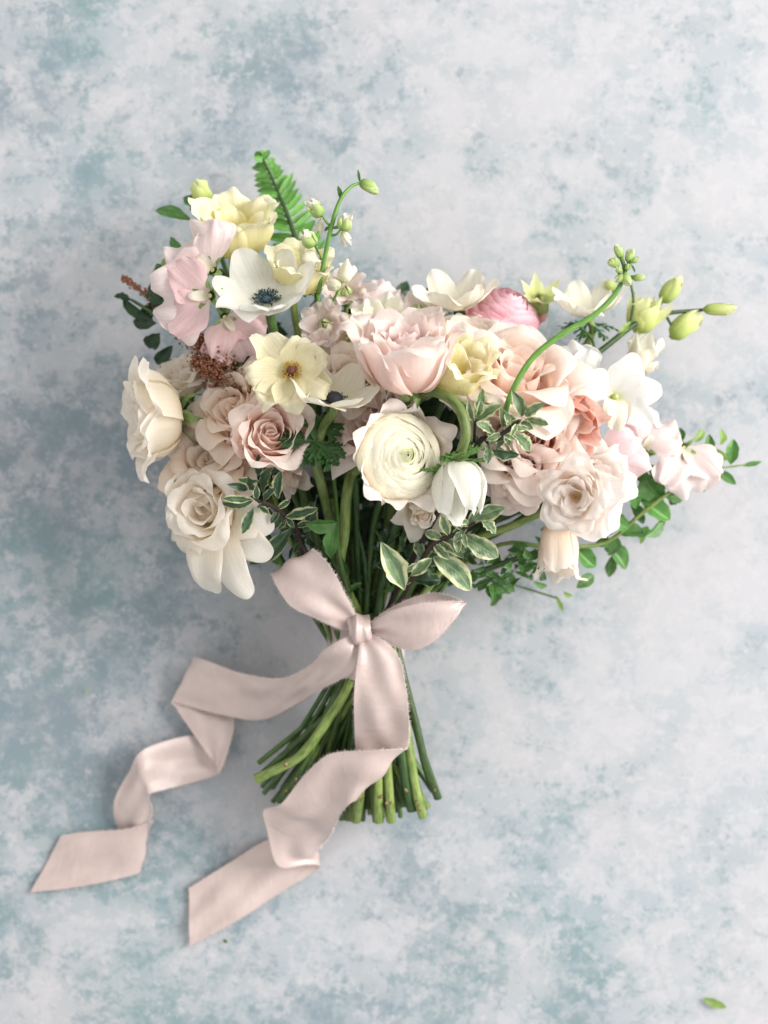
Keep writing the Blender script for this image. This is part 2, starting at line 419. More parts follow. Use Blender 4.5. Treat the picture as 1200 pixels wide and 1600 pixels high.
def rotv(v, axis, a):
    axis = axis/np.linalg.norm(axis)
    return v*math.cos(a)+np.cross(axis, v)*math.sin(a)+axis*axis.dot(v)*(1-math.cos(a))

def leaf_mesh(b, t, W, rng, roll=0.0, bend=.1, fold=.25, wavy=.06, shape=1.0, wf=3, nu=8, nv=12, side=0.0, pw=.75, rag=.07):
    b = np.asarray(b, float); t = np.asarray(t, float); d = t-b; L = np.linalg.norm(d); x = d/L
    n = np.array([0, 0, 1.])-x*x[2]
    if np.linalg.norm(n) < .05: n = np.array([0, 1., 0])
    n /= np.linalg.norm(n); n = rotv(n, x, roll); y = np.cross(n, x)
    u = np.linspace(-1, 1, nu+1); tt = np.linspace(0, 1, nv+1); U, T = np.meshgrid(u, tt)
    wd = np.sin(np.pi*np.clip(T, 0, 1)**shape)**pw; wd = np.maximum(wd, .04*(1-T))
    jg = np.interp(T.ravel(), np.linspace(0, 1, 9), rng.standard_normal(9)).reshape(T.shape)*np.sign(U)*.5+np.interp(T.ravel(), np.linspace(0, 1, 9), rng.standard_normal(9)).reshape(T.shape)*.5
    s = U*W/2*wd*(1+rag*jg)
    p1, p2 = rng.uniform(0, 6.28, 2)
    h = -bend*L*(T*T-.35*T)+fold*np.abs(s)+wavy*W*np.abs(U)**1.4*np.where(U > 0, np.sin(wf*6.28*T+p1), np.sin(wf*6.28*T+p2))*wd
    sd = side*L*(np.sin(np.pi*T))
    V = b+(x*(T*L)[..., None]+y*(s+sd)[..., None]+n*h[..., None])
    return V.reshape(-1, 3), gridfaces(nu, nv), np.stack([(U+1)/2, T], -1).reshape(-1, 2)

def leaf(root, org, b, t, W, mat, rng, name='leaf', **kw):
    V, F, uv = leaf_mesh(b, t, W, rng, **kw)
    return mk(name, V-org, F, mat, root, uv)

def join(parts):
    Vs, Fs, us, o = [], [], [], 0
    for V, F, uv in parts:
        Vs.append(V); us.append(uv); Fs.append(np.asarray(F)+o); o += len(V)
    return np.concatenate(Vs), np.concatenate(Fs), np.concatenate(us)
# ------------------------------------------------------------------ petal colours (base -> rim)
M = {}
M['blush']   = petal_mat('blush_petal', [(0, (.80, .74, .52)), (.22, (.87, .66, .55)), (.6, (.89, .70, .63)), (1, (.91, .79, .745))])
M['blush_in']= petal_mat('blush_heart_petal', [(0, (.84, .55, .47)), (.5, (.84, .58, .55)), (1, (.86, .68, .66))])
M['ivory']   = petal_mat('ivory_petal', [(0, (.76, .72, .40)), (.25, (.90, .81, .62)), (1, (.935, .875, .80))])
M['ran']     = petal_mat('ranunculus_petal', [(0, (.74, .80, .36)), (.35, (.92, .88, .58)), (.8, (.95, .92, .74)), (1, (.955, .93, .82))], transl=.5, vary=.03, vein=.2, lift=.75)
M['ran_in']  = petal_mat('ranunculus_heart_petal', [(0, (.45, .60, .16)), (.5, (.66, .75, .32)), (1, (.80, .83, .52))], transl=.4)
M['ran_out'] = petal_mat('ranunculus_guard_petal', [(0, (.84, .74, .54)), (.4, (.88, .76, .66)), (1, (.90, .80, .73))], transl=.4)
M['yellow']  = petal_mat('pale_yellow_petal', [(0, (.70, .66, .12)), (.3, (.88, .82, .36)), (.7, (.91, .86, .54)), (1, (.93, .90, .70))], transl=.4, lift=1.0)
M['butter']  = petal_mat('butter_petal', [(0, (.75, .70, .30)), (.3, (.85, .79, .52)), (1, (.87, .83, .64))], transl=.36, vein=.45, vary=.2, veincol=(.84, .80, .62), lift=.9)
M['cream']   = petal_mat('cream_petal', [(0, (.74, .74, .42)), (.3, (.85, .81, .64)), (1, (.87, .84, .74))], transl=.36, vein=.45, vary=.2, veincol=(.84, .82, .70))
M['white']   = petal_mat('white_petal', [(0, (.76, .78, .55)), (.3, (.85, .84, .77)), (1, (.87, .86, .82))], vein=.4, vary=.2, veincol=(.84, .84, .76))
M['pure']    = petal_mat('pure_white_petal', [(0, (.80, .82, .50)), (.2, (.87, .87, .84)), (1, (.88, .88, .87))])
M['sweet']   = petal_mat('sweet_pea_petal', [(0, (.80, .78, .62)), (.2, (.87, .73, .70)), (1, (.89, .75, .735))], transl=.4, vein=.4, vary=.16, veincol=(.84, .74, .76))
M['sweet2']  = petal_mat('deep_sweet_pea_petal', [(0, (.80, .64, .58)), (.4, (.82, .56, .57)), (1, (.82, .60, .61))], transl=.4, vein=.4, vary=.2, veincol=(.82, .68, .70))
M['sweet3']  = petal_mat('bright_sweet_pea_petal', [(0, (.86, .74, .66)), (.4, (.87, .60, .64)), (1, (.90, .72, .74))], transl=.4, vein=.4, vary=.16, lift=.9)
M['peach']   = petal_mat('peach_petal', [(0, (.84, .54, .36)), (.4, (.88, .64, .50)), (.75, (.90, .74, .64)), (1, (.92, .83, .77))])
M['peach_in']= petal_mat('deep_peach_petal', [(0, (.82, .48, .30)), (.5, (.87, .60, .45)), (1, (.91, .77, .68))])
M['beige']   = petal_mat('beige_rose_petal', [(0, (.74, .46, .28)), (.5, (.93, .74, .58)), (1, (.955, .84, .73))])
M['dusk']    = petal_mat('dusky_pink_petal', [(0, (.80, .46, .38)), (.5, (.94, .71, .63)), (1, (.96, .83, .77))])
M['coral']   = petal_mat('coral_petal', [(0, (.80, .66, .30)), (.3, (.82, .50, .30)), (.7, (.83, .44, .35)), (1, (.86, .60, .52))], vein=.4, vary=.2, veincol=(.9, .62, .55), lift=.88)
M['pink']    = petal_mat('pink_ranunculus_petal', [(0, (.80, .62, .58)), (.4, (.82, .50, .56)), (.85, (.80, .40, .48)), (1, (.84, .58, .63))], transl=.3, lift=1.0)
M['lime']    = petal_mat('lime_petal', [(0, (.50, .62, .14)), (.5, (.74, .78, .34)), (1, (.82, .84, .52))], transl=.45, lift=1.0)
M['champ']   = petal_mat('champagne_petal', [(0, (.78, .60, .36)), (.4, (.90, .75, .60)), (1, (.93, .845, .76))])
M['stock']   = petal_mat('stock_petal', [(0, (.72, .70, .46)), (.4, (.82, .68, .64)), (1, (.85, .75, .72))], vein=.4)
M['spray']   = petal_mat('spray_rose_petal', [(0, (.90, .70, .46)), (.3, (.93, .81, .71)), (1, (.95, .90, .86))])

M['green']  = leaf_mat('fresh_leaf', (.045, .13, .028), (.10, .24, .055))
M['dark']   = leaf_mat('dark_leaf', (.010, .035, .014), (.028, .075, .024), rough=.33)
M['vine']   = leaf_mat('vine_leaf', (.05, .16, .03), (.11, .27, .06))
M['vine2']  = leaf_mat('pale_vine_leaf', (.25, .42, .10), (.36, .52, .16), transl=.4)
M['fern']   = leaf_mat('fern_leaf', (.07, .22, .035), (.15, .36, .07), rough=.5)
M['variegated'] = leaf_mat('variegated_leaf', (.06, .12, .055), (.20, .29, .15), margin=(.56, .58, .34), mwidth=.26)
M['variegated_dark'] = leaf_mat('dark_variegated_leaf', (.014, .05, .022), (.06, .12, .055), margin=(.46, .49, .27), mwidth=.20)
M['sepal']  = leaf_mat('sepal_green', (.12, .22, .06), (.28, .40, .13), rough=.5)
M['collar'] = leaf_mat('collar_leaf_green', (.025, .085, .025), (.06, .16, .045), rough=.45)
M['collar2']= leaf_mat('pale_collar_leaf_green', (.09, .22, .05), (.2, .38, .1), rough=.45)
M['stem']   = stem_mat('green_stem', (.022, .058, .012), (.075, .135, .032))
M['stem_l'] = stem_mat('light_stem', (.075, .13, .028), (.21, .27, .075))
M['stem_v'] = stem_mat('vivid_stem', (.06, .15, .022), (.14, .28, .055))
M['stem_d'] = stem_mat('dark_stem', (.02, .055, .016), (.06, .13, .035))
M['twig']   = stem_mat('brown_twig', (.018, .010, .009), (.05, .026, .022), rough=.6)
M['cut']    = plain_mat('cut_stem_end', (.42, .45, .18), (.62, .60, .33), scale=1500)
M['hip']    = plain_mat('rose_hip', (.28, .38, .12), (.42, .50, .22), rough=.45, scale=300, bump=.05)
M['node']   = plain_mat('bark_node', (.12, .07, .03), (.30, .22, .10), scale=900)
M['inky']   = plain_mat('inky_centre', (.006, .008, .014), (.02, .026, .04), rough=.55, scale=2200, bump=.9)
M['anther'] = plain_mat('slate_anther', (.015, .035, .05), (.05, .10, .12), rough=.7, scale=1500)
M['gold']   = plain_mat('gold_anther', (.40, .19, .02), (.62, .38, .06), rough=.7, scale=1500)
M['cone']   = plain_mat('brown_cone', (.06, .018, .012), (.16, .05, .03), rough=.6, scale=1200)
M['rust']   = plain_mat('rust_floret', (.15, .055, .03), (.34, .15, .085), rough=.8, scale=900)
M['budgreen'] = petal_mat('green_bud', [(0, (.20, .34, .07)), (.5, (.40, .54, .18)), (1, (.62, .70, .38))], transl=.25, vein=.3, lift=1.0)
M['budlime']  = petal_mat('lime_bud', [(0, (.34, .48, .10)), (.5, (.62, .70, .26)), (1, (.80, .82, .48))], transl=.4, vein=.3, lift=1.0)

# ------------------------------------------------------------------ flower builders (unit radius R, axis +z)
def cup(rm, h, flare=0., curl=0., bulge=1.0):
    return [(.03, 0), (rm*.68, .05*h), (rm*bulge, .38*h), (rm*bulge*.98+flare*.15, .74*h), (rm+flare*.7, .96*h), (rm+flare+curl, h-curl*.55)]

def rose(root, R, rng, inner, outer, layers, ruf=.020, point=.06, noise=.022, side=.16, nu=14, nv=12):
    k0 = rng.uniform(0, 6.28)
    for li, (rm, h, n, span, flare, curl) in enumerate(layers):
        f = li/max(1, len(layers)-1)
        m = inner if f < .45 else outer
        for i in range(n):
            az = k0+li*1.1+2*np.pi*i/n+rng.uniform(-.16, .16)
            hh = h*rng.uniform(.95, 1.05); rr = rm*rng.uniform(.94, 1.05)
            add_petal(root, R, m, cup(rr, hh, flare*rng.uniform(.6, 1.3), curl*rng.uniform(.5, 1.5)), 2*rr*math.radians(span), rng, az,
                      flat=1.0+.25*f, skew=.10*(1-f)+.045, curl=side*f*rng.uniform(.5, 1.3)*.6, ruf=ruf*(.4+f), rf=rng.uniform(1.2, 2.2),
                      point=point*f*rng.uniform(.2, 1.3), rnd=.30, rn=2.4, noise=noise*(.5+f), rmin=.09, nu=nu, nv=nv, taper=.12)
TEA = [(.07, .80, 2, 150, 0, 0), (.15, .84, 3, 105, .01, .0), (.25, .87, 3, 88, .03, .01), (.36, .91, 4, 74, .06, .03), (.48, .95, 4, 68, .10, .07),
       (.60, .98, 4, 64, .14, .12), (.71, .98, 5, 56, .19, .18)]
OPEN = TEA[:5]+[(.56, .96, 5, 56, .16, .14), (.70, .86, 6, 50, .28, .22), (.80, .66, 6, 48, .34, .24)]
FULL = [(.10, .62, 3, 110, .02, .02), (.2, .66, 4, 80, .05, .03), (.32, .68, 5, 62, .08, .06), (.45, .68, 6, 54, .14, .09),
        (.58, .62, 6, 50, .2, .14), (.7, .52, 7, 46, .28, .16), (.78, .40, 7, 44, .34, .16)]

def hip_and_sepals(root, R, rng, n=5, L=.55, spread=.5, hip=True, mat=None, hr=.13):
    if hip:
        V, F, uv = lathe([(0, -.36), (hr*.55, -.34), (hr*.95, -.24), (hr, -.14), (hr*.8, -.05), (hr*.95, .02)], 12)
        mk('calyx', V*R, F, M['hip'], root, uv)
    for i in range(n):
        a = 2*np.pi*i/n+rng.uniform(-.3, .3); sp = spread*rng.uniform(.3, 1.4)
        prof = [(.10, -.05), (.2+.1*sp, -.05-.05*sp), (.3+.15*sp, -.02-.22*sp), (.34+.2*sp, -L*.5*sp+.04), (.36+.2*sp, -L*sp-.02)]
        add_petal(root, R, mat or M['sepal'], prof, .2, rng, a, 'sepal', base=.8, vm=.2, taper=.85, nu=4, nv=8, rnd=.1, flat=2.0, curl=-.2, noise=.08)

def ranunculus(root, R, rng, mats, rings=13, n=8, eye=.10, guard=6, dome=.62, gm=None, closed=1.0):
    for k in range(rings):
        f = k/(rings-1)
        rho = eye+(.96-eye)*f**.92
        top = dome*math.sqrt(max(.02, 1-(rho*.90)**2))+.08
        nn = max(3, int(round(n*(.5+.5*f))))
        m = mats[0] if f < .12 else (mats[1] if f < .86 else mats[2])
        for i in range(nn):
            az = k*1.9+2*np.pi*i/nn+rng.uniform(-.12, .12)
            rr = rho*rng.uniform(.965, 1.035)
            th = top*rng.uniform(.965, 1.035)
            b = rr*1.05+.02
            lean = .065+.075*f
            prof = [(.05, 0), (b*.8, .05), (b, .35*th), (b, .66*th), (rr+.01, th*.90), (rr-lean*.45, th*.985), (rr-lean, th*1.0+.012)]
            prof = [(max(.008, p_), q_) for p_, q_ in prof]
            add_petal(root, R, m, prof, 2*rr*math.radians(360/nn*.88), rng, az, flat=1.0, skew=.03, rnd=.16, rn=2.6, ruf=.006, rf=rng.uniform(1, 2.4),
                      noise=.010, rmin=.04, nu=14, nv=10, taper=.05)
    for i in range(guard):
        lay = i % 2
        az = 2*np.pi*i/guard+rng.uniform(-.2, .2); c = rng.uniform(.02, .14)+.10*lay
        add_petal(root, R, gm or mats[2], [(.05, -.02), (.7, .02), (1.0+.04*lay, .22), (1.05+c*.4, .46), (1.12+c, .56-.06*lay), (1.17+c*1.4, .52-.08*lay)], 1.2, rng, az,
                  flat=1.15, skew=.06, curl=.10, ruf=.025, rf=1.6, point=.06*rng.uniform(0, 1.5), noise=.03, rnd=.3, nu=14, nv=14)

def bowl(root, R, rng, mats, n=6, depth=.45, W=.95, layers=1, ruf=.02, rf=2.2, flare=.0, noise=.03, jag=0., point=.0, base=.28, curl=.05, spin=0., rnd=.4, lens=None, azs=None, droop=0.):
    """anemone-like bloom: broad petals spreading from the heart"""
    for l in range(layers):
        for i in range(n):
            az = (azs[i] if azs else spin+2*np.pi*(i+.5*l)/n+rng.uniform(-.13, .13))
            k = (lens[i] if lens else rng.uniform(.93, 1.06))*(1-.10*l)
            d = depth*rng.uniform(.8, 1.2)
            prof = [(.04, 0), (.30*k, .10*d+.04*l), (.62*k, .42*d+.05*l), (.86*k, .86*d+.05*l), ((.98+flare)*k, (1.0-droop)*d+.05*l)]
            add_petal(root, R, mats[min(l, len(mats)-1)], prof, W*rng.uniform(.92, 1.08)*(1-.08*l), rng, az, flat=1.5, rmin=.35, ruf=ruf, rf=rf*rng.uniform(.8, 1.3),
                      noise=noise, jag=jag, point=point, base=base, curl=curl, rnd=rnd, rn=2.2, vm=.66, taper=.12, nu=16, nv=14, skew=.04)

def stamens(root, R, rng, r0, r1, n, mat, size=.03, z=.1, zs=.06, tilt=.4):
    parts = []
    for i in range(n):
        a = rng.uniform(0, 6.28); rr = math.sqrt(rng.uniform(r0*r0, r1*r1)); zz = z*rng.uniform(.6, 1.2)*(1-.4*(rr-r0)/(r1-r0+1e-6))
        p0 = np.array([math.cos(a)*r0*.8, math.sin(a)*r0*.8, .02]); p1 = np.array([math.cos(a)*rr, math.sin(a)*rr, zz])
        V, F, uv, _ = tube_mesh([p0, (p0+p1)/2+[0, 0, .02], p1], [size*.22, size*.22], 3, 2); F = [f for f in F if len(f) == 4]
        parts.append((V, F, uv))
        V, F, uv = lathe([(0.001, -size*1.2), (size*.6, -size*.6), (size*.6, size*.6), (.001, size*1.2)], 5)
        B = frame((math.cos(a)*rng.uniform(.2, 1), math.sin(a)*rng.uniform(.2, 1), .6))
        parts.append((V@B.T+p1, F, uv))
    V, F, uv = join(parts)
    return mk('stamens', V*R, F, mat, root, uv, kind='stuff')

def dome(root, R, mat, r=.14, h=.13, z=.03, name='flower_centre', rng=None):
    a = np.linspace(0, np.pi/2, 7)
    pr = [(r*.8, z-.02)]+[(r*math.cos(t), z+h*math.sin(t)) for t in a[:-1]]+[(.002, z+h)]
    V, F, uv = lathe(pr, 16, wob=.03, rng=rng)
    return mk(name, V*R, F, mat, root, uv)

def dissected(root, R, rng, mat, n=6, L=.9, z=-.12, name='collar_leaf', spread=1.0, up=.1, lobes=7, azs=None):
    """anemone collar: finger-cut leaves"""
    for i in range(n):
        a = azs[i] if azs else 2*np.pi*i/n+rng.uniform(-.3, .3)
        d = np.array([math.cos(a), math.sin(a), up+rng.uniform(-.25, .25)]); d /= np.linalg.norm(d)
        s = np.cross([0, 0, 1.], d); s /= np.linalg.norm(s)
        o = np.array([0, 0, z]); parts = []
        LL = L*rng.uniform(.8, 1.15)
        parts.append(leaf_mesh(o, o+d*LL, LL*.16, rng, bend=.25, fold=.3, nu=4, nv=8, pw=.6))
        for j in range(lobes):
            t = .3+.6*j/lobes; sg = 1 if j % 2 else -1
            b = o+d*LL*t+np.array([0, 0, -.25*LL*(t*t-.35*t)])
            dd = d*.75+s*sg*rng.uniform(.5, 1.0)+np.array([0, 0, rng.uniform(-.25, .2)]); dd /= np.linalg.norm(dd)
            l2 = LL*(.52-.28*t)*rng.uniform(.8, 1.2)
            parts.append(leaf_mesh(b, b+dd*l2, l2*.34, rng, bend=.2, fold=.3, nu=4, nv=5, pw=.6, shape=1.2))
            for q in (-1, 1):
                d3 = dd+s*q*.55+np.array([0, 0, rng.uniform(-.2, .2)]); d3 /= np.linalg.norm(d3)
                b3 = b+dd*l2*.5
                parts.append(leaf_mesh(b3, b3+d3*l2*.5, l2*.2, rng, bend=.2, fold=.3, nu=4, nv=4, pw=.6))
        V, F, uv = join(parts)
        mk(name, V*R, F, mat, root, uv)

def sweet_pea(root, R, rng, back, front, W=1.9, wing=True, ruf=.075):
    add_petal(root, R, back, [(.02, 0), (.3, .02), (.62, .08), (.9, .06), (1.08, -.03)], W, rng, math.pi/2, 'standard_petal', flat=8.0, rmin=2.2, ruf=ruf, rf=2.0, noise=.03, jag=.015,
              notch=.10, base=.16, vm=.55, rnd=.45, rn=2.2, nu=28, nv=20, curl=-.04)
    if wing:
        for s in (-1, 1):
            add_petal(root, R, front, [(.04, .03), (.22, .12), (.48, .18), (.72, .17), (.92, .10)], .85, rng, math.pi/2+s*.70, 'wing_petal', flat=4.0, rmin=1.0, ruf=.065, rf=1.9, jag=.015,
                      noise=.04, base=.2, vm=.6, rnd=.42, curl=.12, nu=16, nv=14, skew=s*.08)
        add_petal(root, R, M['cream'], [(.03, .02), (.14, .12), (.26, .20), (.34, .19)], .24, rng, math.pi/2, 'keel', flat=.6, rmin=.1, base=.4, nu=8, nv=8)
    V, F, uv = lathe([(.002, -.22), (.06, -.20), (.10, -.08), (.11, .02)], 10)
    mk('calyx', V*R, F, M['sepal'], root, uv)
    for i in range(5):
        a = 2*np.pi*i/5+rng.uniform(-.2, .2)
        add_petal(root, R, M['sepal'], [(.09, -.02), (.13, .06), (.22, .12), (.32, .12)], .10, rng, a, 'sepal', base=.9, vm=.1, taper=.9, nu=3, nv=6, rnd=.0, flat=2)

def bud(root, org, b, t, w, mat, rng, n=4, name='bud', open_=0.0):
    """a closed bud: overlapping petals folded to a tip, one mesh"""
    b = np.asarray(b, float); t = np.asarray(t, float); L = np.linalg.norm(t-b); k = w/2/L
    B = frame(t-b, rng.uniform(0, 360)); parts = []
    for i in range(n):
        prof = [(.04*k, 0), (.75*k, .12), (1.0*k, .42), (.78*k+open_*.1, .75), (.16*k+open_*.25, 1.0)]
        parts.append(petal_mesh(prof, k*2.3, rng, az=2*np.pi*i/n+rng.uniform(-.15, .15), flat=.8, nu=8, nv=10, base=.4, skew=.10*k, rmin=.2*k, rnd=.18, noise=.05, taper=.6, curl=.10, point=.1))
    V, F, uv = join(parts)
    return mk(name, (V*L)@B.T+b-org, F, mat, root, uv)

# ------------------------------------------------------------------ placing blooms; the stems are gathered and laid at the end
STEMS = []
def bloom(name, label, cat, px, py, z, axis, Rpx, group=None, spin=0., zc=.5, stem=2.4, mid=None, smat='stem', seed=0, base_off=.3, nostem=False):
    ax = np.array(axis, float); ax /= np.linalg.norm(ax)
    R = SZ(Rpx, z)
    B = frame(ax, spin)
    base = P(px, py, z)-ax*R*zc
    root = empty(name, base, label, cat, group, B)
    if not nostem: STEMS.append(dict(root=root, B=B, base=base, ax=ax, R=R, r=stem*.001, mid=mid, mat=smat, off=base_off))
    return root, R, np.random.default_rng(seed*7+int(px)*3+int(py))
# ------------------------------------------------------------------ the painted board
V = np.array([[-1.6, -1.6, 0], [1.6, -1.6, 0], [1.6, 1.6, 0], [-1.6, 1.6, 0]])
board = mk('painted_backdrop', V, np.array([[0, 1, 2, 3]], dtype=np.int32), backdrop_mat())
tag(board, 'pale grey blue mottled painted backdrop under the bouquet', 'backdrop', kind='structure')

# ------------------------------------------------------------------ roses
G_ROSE = 'roses of the bouquet'
def az_of(B, d):
    d = np.array(d, float); return math.atan2(d.dot(B[:, 1]), d.dot(B[:, 0]))
def a_rose(label, px, py, z, axis, Rpx, inner, outer, layers=TEA, sep=True, spread=.5, sL=.55, n_sep=5, name='rose', spin=0, zc=.5, ruf=.020, point=.06, side=.16, noise=.022, stem=2.0, seed=0, mid=None, smat='stem'):
    root, R, rng = bloom(name, label, 'rose', px, py, z, axis, Rpx, G_ROSE, spin=spin, zc=zc, stem=stem, seed=seed, mid=mid, smat=smat)
    rose(root, R, rng, M[inner], M[outer], layers, ruf=ruf, point=point, side=side, noise=noise)
    if sep: hip_and_sepals(root, R, rng, n=n_sep, L=sL, spread=spread)
    return root, R, rng

FA = (.0, .86, .51)
root, R, rng = a_rose('large blush pink rose in side view at the centre top', 635, 552, .134, FA, 90, 'blush_in', 'blush', layers=[(a_, b_*1.16, c_, d_, e_, g_) for a_, b_, c_, d_, e_, g_ in TEA], zc=.58, seed=3, point=.2, side=.3)
for dx, dy, dz_, L_, W_ in [(-1, .25, .1, 1.06, 1.0), (1, .15, .1, 1.02, 1.0), (-.75, -.3, .6, .98, .9)]:
    add_petal(root, R, M['blush'], [(.05, 0), (.5, .05), (.72, .42), (.80, .80), (.94*L_, 1.07), (L_*1.06, 1.06), (L_*1.13, .96)], W_, rng, az_of(frame(FA), (dx, dy, dz_)), flat=1.2, rmin=.4, base=.4, vm=.55, taper=.25, rnd=.28, point=.12, curl=.28, noise=.025, ruf=.012, nu=14, nv=16)
a_rose('cream white rose facing left at the far left edge', 238, 652, .088, (-.93, -.06, .36), 80, 'ivory', 'ivory', layers=TEA[:5]+[(.60, .95, 4, 60, .24, .2), (.70, .82, 5, 52, .36, .26)], side=.45, spin=40, seed=2, spread=1.2, sL=.8)
a_rose('shaded pale rose behind the far left white rose', 284, 590, .06, (-.3, .75, .55), 46, 'ivory', 'ivory', layers=OPEN, sep=False)
a_rose('beige rose half hidden under the butter yellow bloom', 374, 640, .088, (-.45, .4, .8), 72, 'beige', 'beige', layers=OPEN, sep=False, seed=5)
a_rose('dusky pink rose with tight spiral heart left of the cut green collar leaves', 424, 680, .110, (.12, .25, .95), 68, 'dusk', 'dusk', layers=TEA, sep=False, seed=1)
a_rose('pale beige petals of a rose above the big ivory rose', 334, 720, .078, (-.35, .3, .85), 74, 'champ', 'beige', layers=OPEN, sep=False, seed=4)
IV = (-.42, .12, .9)
root, R, rng = a_rose('big ivory rose with long drooping petals at the lower left', 318, 794, .094, IV, 80, 'ivory', 'ivory', layers=[(.13, .74, 2, 120, .03, .0), (.27, .82, 3, 95, .08, .05), (.42, .86, 4, 78, .14, .10), (.57, .82, 4, 66, .22, .16)], sep=False, seed=9, side=.3, noise=.035)
for dx, dy, L_, W_, dz in [(-.98, -.25, 1.05, 1.05, .25), (.10, -1, 1.62, .85, .30), (.55, -.95, 1.85, .78, .22), (-.42, -.9, 1.0, 1.0, .42), (1, -.25, 1.3, .95, .2), (-.6, .7, 1.0, 1.0, .3), (.5, .85, .95, 1.0, .4), (.85, -.6, 1.5, .8, .1)]:
    add_petal(root, R, M['ivory'], [(.05, 0), (.38, .02), (.62*L_**.3, dz*1.1+.12), (.80*L_, dz+.15), (L_*.96, dz-.05), (L_*1.02, dz-.22)], W_, rng, az_of(frame(IV), (dx, dy, 0)), flat=1.5, rmin=.45, base=.45, vm=.55, taper=.16, rnd=.30, curl=.16, noise=.025, ruf=.012, rf=1.2, nu=14, nv=16)
a_rose('wide peach rose with stacked petals right of the yellow bloom', 806, 580, .106, (.22, .66, .70), 98, 'peach_in', 'peach', layers=[(.14, .74, 2, 120, 0, .0), (.26, .80, 3, 90, .05, .03), (.42, .82, 4, 72, .12, .08), (.58, .74, 5, 60, .22, .16), (.72, .58, 5, 56, .32, .2), (.80, .40, 5, 52, .36, .2)], sep=False, seed=6, side=.3, noise=.03)
a_rose('dusty peach rose deep under the variegated sprig', 826, 690, .098, (.1, .2, .95), 76, 'peach', 'peach', layers=OPEN, sep=False, seed=2)
a_rose('small blush spray rose half hidden left of the open white one', 806, 742, .102, (-.30, -.30, .9), 58, 'spray', 'blush', layers=FULL, sep=False, ruf=.03, seed=2, spin=30)
AX = (.05, -.5, .85)
root, R, rng = a_rose('pale rose under the white ranunculus with a pointed lower petal', 660, 800, .097, AX, 48, 'champ', 'ivory', layers=TEA[:4], sep=False, seed=8)
for dx, dy, L_, W_, dz in [(-.25, -1, 1.25, 1.25, .35), (.7, -.75, 1.15, 1.1, .3), (-1, -.4, 1.15, 1.0, .3), (1, 0, 1.1, 1.0, .35), (-.7, .6, 1.0, 1.1, .4), (.5, .8, 1.0, 1.1, .4)]:
    add_petal(root, R, M['ivory'], [(.05, 0), (.38, .0), (.62, dz+.1), (.85*L_, dz+.22), (L_, dz+.1)], W_, rng, az_of(frame(AX), (dx, dy, 0)), flat=1.3, rmin=.4, base=.45, vm=.55, taper=.30, rnd=.25, point=.22, curl=.3, noise=.025, nu=14, nv=14)
a_rose('blush cream rose tucked under the yellow bloom and big blush rose', 556, 588, .102, (.1, .3, .9), 54, 'champ', 'champ', layers=FULL, sep=False)
a_rose('small champagne rose between the pink rose and stems', 452, 748, .088, (.35, -.70, .55), 52, 'champ', 'champ', layers=TEA[:3]+[(.45, .95, 4, 50, .2, .15)], sep=False, point=.5, seed=3)
a_rose('pale blush rose peeking out left behind the white ranunculus', 584, 660, .100, (-.55, .45, .65), 74, 'blush', 'blush', layers=OPEN, sep=False, seed=4, point=.3)

root, R, rng = bloom('rose', 'open white spray rose with a golden heart on the right', 'rose', 896, 778, .122, (-.42, -.18, .88), 66, G_ROSE, zc=.3, seed=4)
for li, (rin, h, n_, L_, W_) in enumerate([(.16, .34, 3, .34, .46), (.24, .38, 4, .48, .70), (.34, .38, 4, .66, .95), (.44, .34, 5, .84, 1.05), (.5, .24, 5, 1.0, 1.12), (.5, .12, 5, 1.10, 1.1)]):
    for i in range(n_):
        k = rng.uniform(.92, 1.08)
        add_petal(root, R, M['spray'], [(.03, 0), (rin*.8, .04), (rin+.1*li*.5, .45*h), ((rin*.4+L_*.6)*k, h*.95), (L_*k, h*rng.uniform(.9, 1.15)), (L_*k+.05, h*.86)], W_*rng.uniform(.9, 1.1), rng, li*1.3+2*np.pi*i/n_+rng.uniform(-.15, .15),
                  flat=1.25, rmin=.2, ruf=.022, rf=1.6, noise=.03, rnd=.32, rn=2.2, skew=.07, curl=.06, notch=.05, nu=16, nv=14)
stamens(root, R, rng, .03, .10, 20, M['gold'], .020, .22)
hip_and_sepals(root, R, rng, n=5, L=.5, spread=.8)
a_rose('white rose behind the open spray rose', 930, 755, .085, (.45, .1, .85), 60, 'spray', 'spray', layers=OPEN, sep=False, ruf=.03, seed=3)
# drooping bloom under the spray rose
a_rose('drooping blush rose hanging below the open white spray rose', 874, 858, .080, (-.05, -.95, .25), 60, 'champ', 'champ', layers=[(.2, 1.2, 3, 90, .03, .02), (.36, 1.35, 4, 66, .06, .05), (.50, 1.45, 4, 60, .1, .1)], sep=True, ruf=.035, seed=2, spread=.9, zc=.7)
a_rose('blush rose behind the cream bloom at the top right', 740, 540, .085, (.1, .8, .5), 66, 'champ', 'champ', layers=OPEN, sep=False, seed=7)

# ------------------------------------------------------------------ ranunculus
G_RAN = 'ranunculus of the bouquet'
root, R, rng = bloom('ranunculus', 'large white ranunculus with green heart in the middle of the bouquet', 'ranunculus', 630, 712, .128, (.40, .02, .9), 68, G_RAN, zc=.42, stem=3.1, seed=2,
                     smat='stem_l', mid=[(556, 735, .094), (543, 765, .096), (538, 830, .088), (534, 900, .072)])
ranunculus(root, R, rng, [M['ran_in'], M['ran'], M['ran']], rings=20, n=6, gm=M['ran_out'], guard=11)
root, R, rng = bloom('ranunculus', 'round bright pink ranunculus at the upper right', 'ranunculus', 788, 486, .055, (.25, .8, .5), 56, G_RAN, zc=.45, seed=5)
ranunculus(root, R, rng, [M['pink'], M['pink'], M['pink']], rings=9, n=7, dome=.95, gm=M['pink'], guard=6)

